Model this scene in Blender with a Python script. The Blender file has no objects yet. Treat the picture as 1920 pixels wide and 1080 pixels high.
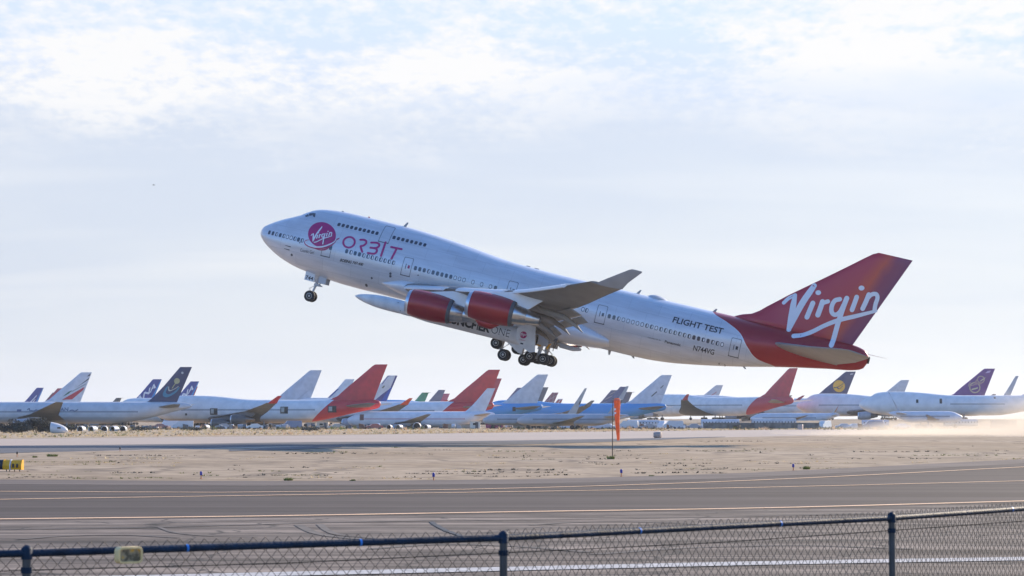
import bpy, bmesh, math, random
import numpy as np
from mathutils import Matrix, Vector
C = bpy.context
SC = C.scene
R = math.radians
random.seed(7)

# ------------------------------------------------------------------ camera, sky, sun, exposure
LENS = 85.0
F = LENS/36*1920                 # focal length in pixels of the 1920 wide photograph
H = 2.7                          # eye height
PIT = math.atan(245/F)
SUN_EL, SUN_AZ = 22.0, 42.0      # azimuth measured from +Y (view direction) towards +X
cam = bpy.data.cameras.new('camera'); cam.lens = LENS; cam.sensor_width = 36
cam.clip_start = 0.5; cam.clip_end = 60000
cam.dof.use_dof = True; cam.dof.focus_distance = 300; cam.dof.aperture_fstop = 10
co = bpy.data.objects.new('camera', cam); SC.collection.objects.link(co)
co.location = (0, 0, H); co.rotation_euler = (math.pi/2+PIT, 0, 0); SC.camera = co
SC.view_settings.view_transform = 'Standard'; SC.view_settings.look = 'None'
SC.view_settings.exposure = 0.55; SC.view_settings.gamma = 1

W = bpy.data.worlds.new('World'); SC.world = W; W.use_nodes = True
nt = W.node_tree; nt.nodes.clear()
def N(nt, typ, **kw):
    n = nt.nodes.new(typ)
    for k, v in kw.items():
        if k.startswith('i_'):
            key = k[2:]
            n.inputs[int(key) if key.isdigit() else key.replace('_', ' ')].default_value = v
        else: setattr(n, k, v)
    return n
def L(nt, a, b): nt.links.new(a, b)
def math_(nt, op, a, b=None, c=None, clamp=False):
    n = nt.nodes.new('ShaderNodeMath'); n.operation = op; n.use_clamp = clamp
    for i, v in enumerate((a, b, c)):
        if v is None: continue
        if isinstance(v, (int, float)): n.inputs[i].default_value = v
        else: L(nt, v, n.inputs[i])
    return n.outputs[0]
def ramp(nt, fac, stops, interp='LINEAR'):
    n = nt.nodes.new('ShaderNodeValToRGB'); n.color_ramp.interpolation = interp
    cr = n.color_ramp
    while len(cr.elements) < len(stops): cr.elements.new(0.5)
    for e, (p, c) in zip(cr.elements, stops):
        e.position = p; e.color = (c, c, c, 1) if isinstance(c, (int, float)) else (*c, 1)
    if fac is not None: L(nt, fac, n.inputs[0])
    return n.outputs[0]
def mix(nt, f, a, b, mode='MIX'):
    n = nt.nodes.new('ShaderNodeMix'); n.data_type = 'RGBA'; n.blend_type = mode
    for s, v in ((0, f), (6, a), (7, b)):
        if isinstance(v, (int, float)): n.inputs[s].default_value = v if s == 0 else (v, v, v, 1)
        elif isinstance(v, tuple): n.inputs[s].default_value = (*v, 1)
        else: L(nt, v, n.inputs[s])
    return n.outputs[2]

sky = N(nt, 'ShaderNodeTexSky', sky_type='NISHITA', sun_disc=False)
sky.sun_elevation = R(SUN_EL); sky.sun_rotation = R(SUN_AZ)
sky.air_density = 1.0; sky.dust_density = 0.6; sky.ozone_density = 2.5
tc = N(nt, 'ShaderNodeTexCoord')
sep = N(nt, 'ShaderNodeSeparateXYZ'); L(nt, tc.outputs['Generated'], sep.inputs[0])
dz = math_(nt, 'MAXIMUM', sep.outputs[2], 0.02)
# clouds live on a flat layer: direction divided by its height
den = math_(nt, 'ADD', dz, 0.20)
cx = math_(nt, 'DIVIDE', sep.outputs[0], den); cy = math_(nt, 'DIVIDE', sep.outputs[1], den)
cmb = N(nt, 'ShaderNodeCombineXYZ'); L(nt, cx, cmb.inputs[0]); L(nt, cy, cmb.inputs[1])
n1 = N(nt, 'ShaderNodeTexNoise', i_Scale=1.7, i_Detail=6.0, i_Roughness=0.55); n1.inputs['Distortion'].default_value = 0.3
mp = N(nt, 'ShaderNodeMapping'); mp.inputs['Location'].default_value = (3.1, 1.7, 0); mp.inputs['Scale'].default_value = (0.8, 1.0, 1)
L(nt, cmb.outputs[0], mp.inputs[0]); L(nt, mp.outputs[0], n1.inputs[0])
n2 = N(nt, 'ShaderNodeTexNoise', i_Scale=48.0, i_Detail=5.0, i_Roughness=0.6); mp2 = N(nt, 'ShaderNodeMapping'); mp2.inputs['Scale'].default_value = (1, 0.55, 1); L(nt, mp.outputs[0], mp2.inputs[0]); L(nt, mp2.outputs[0], n2.inputs[0])
# thin milky veil low down, white broken sheet above about 7 degrees
hi = ramp(nt, math_(nt, 'MULTIPLY_ADD', n1.outputs[0], 0.13, math_(nt, 'MULTIPLY_ADD', sep.outputs[0], -0.03, sep.outputs[2])), [(0.172, 0.0), (0.205, 1.0)])
n3 = N(nt, 'ShaderNodeTexNoise', i_Scale=4.2, i_Detail=4.0, i_Roughness=0.5); L(nt, mp.outputs[0], n3.inputs[0])
brk = math_(nt, 'MULTIPLY_ADD', n2.outputs[0], 0.62, math_(nt, 'MULTIPLY', n3.outputs[0], 0.95))
holes = ramp(nt, brk, [(0.66, 0.0), (0.86, 1.0)])
ant = ramp(nt, math_(nt, 'MULTIPLY_ADD', sep.outputs[1], 0.5, 0.5), [(0.52, 0.0), (0.80, 1.0)])   # the sheet lies on the sun's side
up = ramp(nt, sep.outputs[2], [(0.16, 1.0), (0.55, 0.12)])
sheet = math_(nt, 'MULTIPLY', math_(nt, 'MULTIPLY', hi, holes), math_(nt, 'MULTIPLY', ant, up))
veil = math_(nt, 'MULTIPLY', ramp(nt, sep.outputs[2], [(0.0, 0.98), (0.17, 0.93), (0.5, 0.1), (0.9, 0.03)]), math_(nt, 'MAXIMUM', ant, ramp(nt, sep.outputs[2], [(0.02, 0.85), (0.34, 0.0)])))
skc = mix(nt, 1.0, sky.outputs[0], (0.092, 0.146, 0.208), 'MULTIPLY')
vt = math_(nt, 'ADD', math_(nt, 'MULTIPLY', n1.outputs[0], 0.7), math_(nt, 'ADD', math_(nt, 'MULTIPLY', sep.outputs[2], 4.5), math_(nt, 'MULTIPLY', sep.outputs[0], -0.6)))
veilc = mix(nt, ramp(nt, vt, [(0.30, 0.0), (0.82, 1.0)]), (0.575, 0.587, 0.597), (0.468, 0.499, 0.565))
veilc = mix(nt, ramp(nt, sep.outputs[2], [(0.12, 0.0), (0.16, 1.0)]), veilc, (0.50, 0.56, 0.68))
wisp = N(nt, 'ShaderNodeTexNoise', i_Scale=2.6, i_Detail=3.0); mw = N(nt, 'ShaderNodeMapping'); mw.inputs['Scale'].default_value = (0.35, 1.6, 1); L(nt, cmb.outputs[0], mw.inputs[0]); L(nt, mw.outputs[0], wisp.inputs[0])
veilc = mix(nt, ramp(nt, wisp.outputs[0], [(0.50, 0.0), (0.72, 0.55)]), veilc, (0.60, 0.60, 0.61))
c1 = mix(nt, veil, skc, veilc)
c2 = mix(nt, sheet, c1, (0.665, 0.665, 0.67))
bg = N(nt, 'ShaderNodeBackground'); L(nt, c2, bg.inputs[0]); bg.inputs[1].default_value = 1.0
wo = N(nt, 'ShaderNodeOutputWorld'); L(nt, bg.outputs[0], wo.inputs[0])

sd = bpy.data.lights.new('sun', 'SUN'); sd.energy = 5.0; sd.angle = R(0.6); sd.color = (1.0, 0.83, 0.62)
so = bpy.data.objects.new('sun', sd); SC.collection.objects.link(so)
sv = Vector((math.sin(R(SUN_AZ))*math.cos(R(SUN_EL)), math.cos(R(SUN_AZ))*math.cos(R(SUN_EL)), math.sin(R(SUN_EL))))
so.rotation_euler = sv.to_track_quat('Z', 'Y').to_euler()

# ------------------------------------------------------------------ measuring helpers (pixel of the photograph -> point in the place)
def ray(px, py):
    u = (px-960)/F; v = (540-py)/F
    return np.array([u, math.cos(PIT)-v*math.sin(PIT), math.sin(PIT)+v*math.cos(PIT)])
def at(px, py, Y):
    d = ray(px, py); return np.array([0, 0, H])+d*(Y/d[1])
def G(px, py, z=0.0):
    d = ray(px, py); t = (z-H)/d[2]; p = np.array([0, 0, H])+d*t
    return (float(p[0]), float(p[1]), z)
def pchip(tab):
    xs = np.array([t[0] for t in tab], float); ys = np.array([t[1] for t in tab], float)
    h = np.diff(xs); d = np.diff(ys)/h; m = np.zeros(len(xs)); m[0] = d[0]; m[-1] = d[-1]
    for i in range(1, len(xs)-1):
        if d[i-1]*d[i] > 0:
            w1 = 2*h[i]+h[i-1]; w2 = h[i]+2*h[i-1]; m[i] = (w1+w2)/(w1/d[i-1]+w2/d[i])
    def f(x):
        x = min(max(x, xs[0]), xs[-1]); i = min(int(np.searchsorted(xs, x, 'right'))-1, len(xs)-2); i = max(i, 0)
        t = (x-xs[i])/h[i]; t2 = t*t; t3 = t2*t
        return float((2*t3-3*t2+1)*ys[i]+(t3-2*t2+t)*h[i]*m[i]+(-2*t3+3*t2)*ys[i+1]+(t3-t2)*h[i]*m[i+1])
    return f
def catmull(pts, n=8):
    if len(pts) < 3:
        a, b = np.array(pts[0], float), np.array(pts[1], float); return [a+(b-a)*k/n for k in range(n+1)]
    P_ = [np.array(p, float) for p in pts]; P_ = [2*P_[0]-P_[1]]+P_+[2*P_[-1]-P_[-2]]; out = []
    for i in range(1, len(P_)-2):
        for k in range(n):
            t = k/n; a, b, c, d = P_[i-1:i+3]
            out.append(0.5*((2*b)+(-a+c)*t+(2*a-5*b+4*c-d)*t*t+(-a+3*b-3*c+d)*t**3))
    out.append(P_[-2]); return out

# ------------------------------------------------------------------ mesh helpers
class MB:
    def __init__(s): s.v = []; s.f = []; s.m = []; s.mi = 0
    def add(s, vs, fs):
        o = len(s.v); s.v += [tuple(float(c) for c in p) for p in vs]
        s.f += [tuple(i+o for i in f) for f in fs]; s.m += [s.mi]*len(fs); return s
    def box(s, x0, x1, y0, y1, z0, z1):
        return s.add([(x0,y0,z0),(x1,y0,z0),(x1,y1,z0),(x0,y1,z0),(x0,y0,z1),(x1,y0,z1),(x1,y1,z1),(x0,y1,z1)],
                     [(0,3,2,1),(4,5,6,7),(0,1,5,4),(1,2,6,5),(2,3,7,6),(3,0,4,7)])
    def loft(s, secs, cap0=True, cap1=True, closed=True):
        n = len(secs[0]); vs = [p for q in secs for p in q]; fs = []
        for i in range(len(secs)-1):
            for j in range(n if closed else n-1):
                k = (j+1) % n
                fs.append((i*n+j, i*n+k, (i+1)*n+k, (i+1)*n+j))
        if cap0: fs.append(tuple(range(n))[::-1])
        if cap1: fs.append(tuple((len(secs)-1)*n+j for j in range(n)))
        return s.add(vs, fs)
    def tube(s, pts, r, n=8, cap=True):
        pts = [Vector(p) for p in pts]; rs = r if isinstance(r, (list, tuple)) else [r]*len(pts); secs = []
        for i, p in enumerate(pts):
            d = (pts[min(i+1, len(pts)-1)]-pts[max(i-1, 0)]).normalized()
            a = d.cross(Vector((0, 0, 1)) if abs(d.z) < 0.9 else Vector((1, 0, 0))).normalized(); b = a.cross(d)
            secs.append([p+a*rs[i]*math.cos(2*math.pi*k/n)+b*rs[i]*math.sin(2*math.pi*k/n) for k in range(n)])
        return s.loft(secs, cap, cap)
    def lathe(s, prof, axis='x', c=(0,0,0), n=32, cap0=True, cap1=True):
        secs = []
        for a, r in prof:
            q = []
            for k in range(n):
                t = 2*math.pi*k/n; u, v = r*math.cos(t), r*math.sin(t)
                q.append({'x': (c[0]+a, c[1]+u, c[2]+v), 'y': (c[0]+u, c[1]+a, c[2]+v), 'z': (c[0]+u, c[1]+v, c[2]+a)}[axis])
            secs.append(q)
        return s.loft(secs, cap0, cap1)
    def build(s, name, mat, parent=None, smooth=True, ang=40):
        me = bpy.data.meshes.new(name); me.from_pydata(s.v, [], s.f); me.validate()
        mats = mat if isinstance(mat, (list, tuple)) else [mat]
        for m in mats: me.materials.append(m)
        if len(mats) > 1 and len(me.polygons) == len(s.m): me.polygons.foreach_set('material_index', s.m)
        bm = bmesh.new(); bm.from_mesh(me); bmesh.ops.recalc_face_normals(bm, faces=bm.faces); bm.to_mesh(me); bm.free()
        if smooth:
            me.polygons.foreach_set('use_smooth', [True]*len(me.polygons)); me.set_sharp_from_angle(angle=R(ang))
        me.update()
        return link(name, me, parent)
def link(name, me, parent=None):
    o = bpy.data.objects.new(name, me); SC.collection.objects.link(o)
    if parent: o.parent = parent
    return o
def tag(o, label=None, cat=None, group=None, kind=None):
    if label: o['label'] = label
    if cat: o['category'] = cat
    if group: o['group'] = group
    if kind: o['kind'] = kind
    return o
def empty(name, loc=(0,0,0), rz=0.0, label=None, cat=None, group=None):
    o = bpy.data.objects.new(name, None); SC.collection.objects.link(o); o.location = loc; o.rotation_euler = (0,0,rz)
    o.empty_display_size = 0.3
    return tag(o, label, cat, group)
def kids(o): return [c for c in bpy.data.objects if c.parent == o]
def copy_tree(o, parent=None):
    c = o.copy(); SC.collection.objects.link(c)
    if parent: c.parent = parent
    for ch in kids(o): copy_tree(ch, c)
    return c

# ------------------------------------------------------------------ materials
def pbr(name, col, rough=0.5, metal=0.0, var=0.12, scale=1.5, coat=0.0, bump=0.0, bscale=20, spec=0.5):
    m = bpy.data.materials.new(name); m.use_nodes = True; t = m.node_tree; b = t.nodes['Principled BSDF']
    g = N(t, 'ShaderNodeTexCoord'); n = N(t, 'ShaderNodeTexNoise', i_Scale=scale, i_Detail=5.0); L(t, g.outputs['Object'], n.inputs[0])
    f = ramp(t, n.outputs[0], [(0.3, 1-var), (0.7, 1+var*0.6)])
    L(t, mix(t, 1.0, tuple(col), f, 'MULTIPLY'), b.inputs['Base Color'])
    b.inputs['Roughness'].default_value = rough; b.inputs['Metallic'].default_value = metal
    b.inputs['Coat Weight'].default_value = coat; b.inputs['Coat Roughness'].default_value = 0.12
    b.inputs['Specular IOR Level'].default_value = spec
    if bump:
        nb = N(t, 'ShaderNodeTexNoise', i_Scale=bscale, i_Detail=4.0); L(t, g.outputs['Object'], nb.inputs[0])
        bp = N(t, 'ShaderNodeBump'); bp.inputs['Strength'].default_value = bump; bp.inputs['Distance'].default_value = 0.05
        L(t, nb.outputs[0], bp.inputs['Height']); L(t, bp.outputs[0], b.inputs['Normal'])
    return m
def translucent(m, f, tint=None):
    t = m.node_tree; b = t.nodes['Principled BSDF']; o = [n for n in t.nodes if n.type == 'OUTPUT_MATERIAL'][0]
    tr = N(t, 'ShaderNodeBsdfTranslucent'); src = b.inputs['Base Color'].links[0].from_socket; L(t, src, tr.inputs[0])
    mx = N(t, 'ShaderNodeMixShader'); mx.inputs[0].default_value = f; L(t, b.outputs[0], mx.inputs[1]); L(t, tr.outputs[0], mx.inputs[2]); L(t, mx.outputs[0], o.inputs[0]); return m
M = {}
M['white'] = pbr('white_paint', (0.74,0.75,0.76), 0.35, coat=0.2, var=0.06, scale=0.5)
M['offwhite'] = pbr('weathered_white_paint', (0.66,0.66,0.66), 0.5, var=0.12, scale=0.3)
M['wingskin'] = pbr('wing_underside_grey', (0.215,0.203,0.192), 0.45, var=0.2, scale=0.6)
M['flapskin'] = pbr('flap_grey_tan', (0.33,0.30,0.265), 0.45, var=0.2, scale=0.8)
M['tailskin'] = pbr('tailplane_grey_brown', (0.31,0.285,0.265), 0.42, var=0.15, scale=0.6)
M['grey'] = pbr('grey_paint', (0.34,0.34,0.345), 0.4, var=0.12, scale=0.7)
M['lgrey'] = pbr('light_grey_paint', (0.5,0.51,0.53), 0.4, var=0.1, scale=0.5)
M['dgrey'] = pbr('dark_grey', (0.10,0.10,0.105), 0.5, var=0.2)
M['metal'] = pbr('bare_metal', (0.55,0.55,0.56), 0.28, metal=1.0, var=0.15, scale=2)
M['dmetal'] = pbr('burnt_metal', (0.22,0.19,0.17), 0.35, metal=1.0, var=0.3, scale=2)
M['lip'] = pbr('inlet_lip_metal', (0.6,0.62,0.66), 0.3, metal=0.8, var=0.05)
M['cowl'] = pbr('deep_red_metallic_paint', (0.36,0.014,0.02), 0.36, metal=0.2, coat=0.3, var=0.08)
M['red'] = pbr('red_paint', (0.50,0.035,0.03), 0.4, coat=0.2, var=0.08, scale=0.4)
M['tyre'] = pbr('black_rubber', (0.028,0.026,0.025), 0.75, var=0.3, scale=6)
M['rim'] = pbr('wheel_hub_metal', (0.42,0.40,0.38), 0.4, metal=0.6, var=0.2, scale=8)
M['glass'] = pbr('dark_window_glass', (0.035,0.05,0.075), 0.12, var=0.1, spec=0.8)
M['shade'] = pbr('white_window_blind', (0.82,0.84,0.86), 0.5, var=0.03)
M['line'] = pbr('dark_seal_line', (0.08,0.085,0.10), 0.6)
M['black'] = pbr('black_lettering', (0.02,0.02,0.025), 0.5)
M['magenta'] = pbr('magenta_paint', (0.42,0.014,0.16), 0.4, var=0.05)
M['crimson'] = pbr('crimson_paint', (0.42,0.012,0.10), 0.4, var=0.05)
M['letterwhite'] = pbr('white_lettering', (0.80,0.80,0.82), 0.45, var=0.03)
M['rocket'] = pbr('rocket_white_paint', (0.74,0.72,0.70), 0.45, var=0.14, scale=1.2)
M['yellow'] = pbr('yellow_paint', (0.88,0.43,0.012), 0.45, var=0.15, scale=5)
M['dark'] = pbr('dark_recess', (0.03,0.028,0.026), 0.8, var=0.3)

def fuselage_mat():
    m = bpy.data.materials.new('silver_white_and_red_livery'); m.use_nodes = True; t = m.node_tree; b = t.nodes['Principled BSDF']
    g = N(t, 'ShaderNodeTexCoord'); s = N(t, 'ShaderNodeSeparateXYZ'); L(t, g.outputs['Object'], s.inputs[0])
    zz = math_(t, 'MULTIPLY_ADD', s.outputs[2], 1/8.0, 0.5, clamp=True)       # z -4..4 -> 0..1
    fc = N(t, 'ShaderNodeFloatCurve'); cv = fc.mapping.curves[0]
    pts = [(z/8+0.5, (x-50)/12) for x, z in TAILB]
    while len(cv.points) < len(pts): cv.points.new(0.5, 0.5)
    for p, q in zip(cv.points, pts): p.location = q
    fc.mapping.update(); L(t, zz, fc.inputs['Value'])
    bx = math_(t, 'MULTIPLY_ADD', fc.outputs[0], 12.0, 50.0)
    dx = math_(t, 'SUBTRACT', s.outputs[0], bx)
    red = math_(t, 'GREATER_THAN', dx, 0.0)
    edge = math_(t, 'MULTIPLY', math_(t, 'GREATER_THAN', dx, -0.12), math_(t, 'SUBTRACT', 1.0, red))
    mp = N(t, 'ShaderNodeMapping'); mp.inputs['Scale'].default_value = (0.25, 1, 1.5); L(t, g.outputs['Object'], mp.inputs[0])
    n = N(t, 'ShaderNodeTexNoise', i_Scale=1.3, i_Detail=7.0, i_Roughness=0.6); L(t, mp.outputs[0], n.inputs[0])
    n3 = N(t, 'ShaderNodeTexNoise', i_Scale=0.25, i_Detail=2.0); L(t, g.outputs['Object'], n3.inputs[0])
    base = mix(t, 1.0, (0.66, 0.67, 0.695), ramp(t, n.outputs[0], [(0.3, 0.86), (0.7, 1.06)]), 'MULTIPLY')
    # skin panel joints
    br = N(t, 'ShaderNodeTexBrick'); br.offset = 0.37
    for k, v in (('Scale', 1.0), ('Mortar Size', 0.013), ('Mortar Smooth', 0.3), ('Brick Width', 3.3), ('Row Height', 1.25)): br.inputs[k].default_value = v
    br.inputs['Color1'].default_value = (1,1,1,1); br.inputs['Color2'].default_value = (0.94,0.94,0.945,1); br.inputs['Mortar'].default_value = (0.66,0.66,0.68,1)
    cmb = N(t, 'ShaderNodeCombineXYZ'); L(t, s.outputs[0], cmb.inputs[0]); L(t, s.outputs[2], cmb.inputs[1]); L(t, cmb.outputs[0], br.inputs[0])
    base = mix(t, 1.0, base, br.outputs[0], 'MULTIPLY')
    redc = mix(t, n3.outputs[0], (0.30, 0.008, 0.020), (0.42, 0.015, 0.018))
    c = mix(t, red, base, mix(t, 0.5, redc, mix(t, 1.0, redc, br.outputs[0], 'MULTIPLY')))
    c = mix(t, edge, c, (0.75, 0.75, 0.76))
    L(t, c, b.inputs['Base Color'])
    b.inputs['Roughness'].default_value = 0.33; b.inputs['Coat Weight'].default_value = 0.35; b.inputs['Coat Roughness'].default_value = 0.08
    b.inputs['Metallic'].default_value = 0.22
    return m
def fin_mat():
    m = bpy.data.materials.new('red_fin_with_orange_and_purple_grading'); m.use_nodes = True; t = m.node_tree; b = t.nodes['Principled BSDF']
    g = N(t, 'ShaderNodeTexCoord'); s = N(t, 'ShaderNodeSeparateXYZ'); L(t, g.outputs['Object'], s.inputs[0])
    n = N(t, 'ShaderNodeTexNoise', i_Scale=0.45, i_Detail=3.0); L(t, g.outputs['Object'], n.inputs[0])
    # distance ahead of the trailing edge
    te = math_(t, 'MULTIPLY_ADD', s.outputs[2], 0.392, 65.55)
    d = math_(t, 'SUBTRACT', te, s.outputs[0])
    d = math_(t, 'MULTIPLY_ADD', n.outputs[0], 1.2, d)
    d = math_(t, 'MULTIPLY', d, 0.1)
    c = ramp(t, d, [(0.0, (0.17,0.035,0.11)), (0.20, (0.26,0.028,0.08)), (0.31, (0.56,0.06,0.025)), (0.44, (0.48,0.025,0.045)), (1.0, (0.46,0.022,0.045))])  # livery paint graded from purple at the rear through orange to red
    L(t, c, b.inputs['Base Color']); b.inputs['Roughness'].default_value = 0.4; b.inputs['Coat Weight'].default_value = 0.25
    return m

# ------------------------------------------------------------------ ground
def ground_mat():
    m = bpy.data.materials.new('pale_desert_ground'); m.use_nodes = True; t = m.node_tree; b = t.nodes['Principled BSDF']
    g = N(t, 'ShaderNodeNewGeometry'); P_ = g.outputs['Position']
    n1 = N(t, 'ShaderNodeTexNoise', i_Scale=0.03, i_Detail=5.0); L(t, P_, n1.inputs[0])
    n2 = N(t, 'ShaderNodeTexNoise', i_Scale=0.5, i_Detail=6.0, i_Roughness=0.65); L(t, P_, n2.inputs[0])
    mp = N(t, 'ShaderNodeMapping'); mp.inputs['Scale'].default_value = (0.16, 0.05, 1); L(t, P_, mp.inputs[0])
    vo = N(t, 'ShaderNodeTexVoronoi', feature='DISTANCE_TO_EDGE', i_Scale=1.0)
    nd = N(t, 'ShaderNodeTexNoise', i_Scale=0.25, i_Detail=4.0); L(t, P_, nd.inputs[0])
    vm = N(t, 'ShaderNodeVectorMath', operation='MULTIPLY_ADD'); L(t, nd.outputs['Color'], vm.inputs[0]); vm.inputs[1].default_value = (0.7,0.5,0); L(t, mp.outputs[0], vm.inputs[2])
    L(t, vm.outputs[0], vo.inputs[0])
    crack = ramp(t, vo.outputs[0], [(0.0, 1.0), (0.022, 0.75), (0.05, 0.0)])
    patch = ramp(t, n1.outputs[0], [(0.42, 0.15), (0.6, 1.0)])
    c = mix(t, ramp(t, n1.outputs[0], [(0.35, 0.0), (0.65, 1.0)]), (0.36, 0.275, 0.185), (0.46, 0.365, 0.262))
    c = mix(t, 1.0, c, ramp(t, n2.outputs[0], [(0.3, 0.62), (0.7, 1.22)]), 'MULTIPLY')
    c = mix(t, math_(t, 'MULTIPLY', math_(t, 'MULTIPLY', crack, patch), 0.85), c, (0.16, 0.13, 0.10))
    ms = N(t, 'ShaderNodeMapping'); ms.inputs['Scale'].default_value = (0.07, 0.22, 1); ms.inputs['Rotation'].default_value = (0,0,.06); L(t, P_, ms.inputs[0])
    ns = N(t, 'ShaderNodeTexNoise', i_Scale=1.0, i_Detail=5.0, i_Roughness=.6); L(t, ms.outputs[0], ns.inputs[0])
    np_ = N(t, 'ShaderNodeTexNoise', i_Scale=0.09, i_Detail=3.0); L(t, P_, np_.inputs[0])
    st_ = math_(t, 'MULTIPLY', ramp(t, ns.outputs[0], [(0.475, 0.0), (0.497, 1.0), (0.52, 0.0)]), ramp(t, np_.outputs[0], [(0.46, 0.0), (0.56, .75)]))
    c = mix(t, st_, c, (0.15, 0.12, 0.085))
    spk = N(t, 'ShaderNodeTexNoise', i_Scale=0.35, i_Detail=8.0, i_Roughness=0.75)
    mps = N(t, 'ShaderNodeMapping'); mps.inputs['Scale'].default_value = (1.0, 0.45, 1); L(t, P_, mps.inputs[0]); L(t, mps.outputs[0], spk.inputs[0])
    c = mix(t, ramp(t, spk.outputs[0], [(0.60, 0.0), (0.68, 0.6)]), c, (0.20, 0.16, 0.10))
    L(t, c, b.inputs['Base Color']); b.inputs['Roughness'].default_value = 0.95; b.inputs['Specular IOR Level'].default_value = 0.1
    return m
def pave_mat(name, c0, c1, streak=0.25, tracks=0.0, rough=0.85, crack=0.0, dirx=0.03):
    m = bpy.data.materials.new(name); m.use_nodes = True; t = m.node_tree; b = t.nodes['Principled BSDF']
    g = N(t, 'ShaderNodeNewGeometry'); P_ = g.outputs['Position']
    mp = N(t, 'ShaderNodeMapping'); mp.inputs['Scale'].default_value = (0.014, 0.5, 1); mp.inputs['Rotation'].default_value = (0,0,-dirx); L(t, P_, mp.inputs[0])
    n1 = N(t, 'ShaderNodeTexNoise', i_Scale=1.0, i_Detail=6.0, i_Roughness=0.6); L(t, mp.outputs[0], n1.inputs[0])
    n2 = N(t, 'ShaderNodeTexNoise', i_Scale=0.4, i_Detail=8.0, i_Roughness=0.7); L(t, P_, n2.inputs[0])
    c = mix(t, ramp(t, n1.outputs[0], [(0.38, 0.0), (0.62, 1.0)]), c0, c1)
    c = mix(t, 1.0, c, ramp(t, n2.outputs[0], [(0.28, 1-streak), (0.72, 1+streak*0.7)]), 'MULTIPLY')
    if tracks:
        w = N(t, 'ShaderNodeTexNoise', i_Scale=0.06, i_Detail=1.0); L(t, P_, w.inputs[0])
        mq = N(t, 'ShaderNodeMapping'); mq.inputs['Scale'].default_value = (0.03, 0.9, 1); mq.inputs['Rotation'].default_value = (0,0,0.12); L(t, P_, mq.inputs[0])
        n3 = N(t, 'ShaderNodeTexNoise', i_Scale=0.8, i_Detail=3.0, i_Distortion=0.8) if False else N(t, 'ShaderNodeTexNoise', i_Scale=0.8, i_Detail=3.0)
        L(t, mq.outputs[0], n3.inputs[0])
        band = ramp(t, n3.outputs[0], [(0.485, 0.0), (0.50, 1.0), (0.515, 0.0)])
        c = mix(t, math_(t, 'MULTIPLY', band, tracks), c, (0.05, 0.047, 0.045))
    if crack:
        vo = N(t, 'ShaderNodeTexVoronoi', feature='DISTANCE_TO_EDGE', i_Scale=0.22)
        nd = N(t, 'ShaderNodeTexNoise', i_Scale=0.5, i_Detail=5.0); L(t, P_, nd.inputs[0])
        vm = N(t, 'ShaderNodeVectorMath', operation='MULTIPLY_ADD'); L(t, nd.outputs['Color'], vm.inputs[0]); vm.inputs[1].default_value = (2.5,2.5,0); L(t, P_, vm.inputs[2])
        L(t, vm.outputs[0], vo.inputs[0])
        c = mix(t, math_(t, 'MULTIPLY', ramp(t, vo.outputs[0], [(0.0, 1.0), (0.02, 0.0)]), crack), c, (0.05,0.045,0.04))
    L(t, c, b.inputs['Base Color']); b.inputs['Roughness'].default_value = rough; b.inputs['Specular IOR Level'].default_value = 0.2
    return m
gm = MB()
xs = [-8000,-3000,-1200,-500,-200,-80,-30,0,30,50,70,90,110,140,200,500,1200,3000,8000]; ys = [-60,0,20,60,120,200,350,600,690,720,750,780,810,900,1000,2000,5000,10500]
def gz(x, y):
    a = min(max((x-45)/50, 0), 1); b_ = min(max((y-690)/100, 0), 1); return 2.1*a*a*(3-2*a)*b_*b_*(3-2*b_)
gm.add([(x,y,gz(x,y)) for y in ys for x in xs], [(j*len(xs)+i, j*len(xs)+i+1, (j+1)*len(xs)+i+1, (j+1)*len(xs)+i) for j in range(len(ys)-1) for i in range(len(xs)-1)])
tag(gm.build('ground', ground_mat(), smooth=False), kind='structure')

def extr(pts):     # carry a pixel polyline past both sides of the frame along its end slopes, on the ground
    g = [np.array(G(*p)[:2]) for p in pts]
    a = g[0]+(g[0]-g[1])/np.linalg.norm(g[0]-g[1])*70; b = g[-1]+(g[-1]-g[-2])/np.linalg.norm(g[-1]-g[-2])*150
    return [a]+[q[:2] for q in catmull(g, 10)]+[b]
def resamp(pl, n=60):
    pl = np.array(pl); d = np.r_[0, np.cumsum(np.linalg.norm(np.diff(pl, axis=0), axis=1))]; t = np.linspace(0, d[-1], n)
    return np.c_[np.interp(t, d, pl[:,0]), np.interp(t, d, pl[:,1])]
def band(name, near, far, z, mat):
    a = resamp(near); b = resamp(far); n = len(a); mb = MB()
    mb.add([(*p, z) for p in a]+[(*p, z) for p in b], [(i, i+1, n+i+1, n+i) for i in range(n-1)])
    return tag(mb.build(name, mat, smooth=False), kind='structure')
def stripe(name, pts, w, z, mat):
    c = resamp(extr(pts), 90); d = np.gradient(c, axis=0); nrm = np.c_[-d[:,1], d[:,0]]/np.linalg.norm(d, axis=1)[:,None]
    a, b = c-nrm*w/2, c+nrm*w/2; n = len(c); mb = MB()
    mb.add([(*p, z) for p in a]+[(*p, z) for p in b], [(i, i+1, n+i+1, n+i) for i in range(n-1)])
    return tag(mb.build(name, mat, smooth=False), kind='structure')
M['runway'] = pave_mat('pale_runway_concrete', (0.40,0.33,0.27), (0.52,0.44,0.37), 0.12, dirx=-0.25)
M['tar_shadow'] = pave_mat('blue_grey_asphalt_and_shadow', (0.10,0.105,0.115), (0.15,0.155,0.165), 0.2, dirx=-0.25)  # asphalt tone with the blue-grey of the jet's shadow painted into it
M['taxi'] = pave_mat('dark_taxiway_asphalt', (0.058,0.046,0.040), (0.108,0.088,0.077), 0.12, tracks=0.15)
M['shoulder'] = pave_mat('grey_taxiway_shoulder', (0.13,0.107,0.09), (0.185,0.153,0.132), 0.1)
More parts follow.
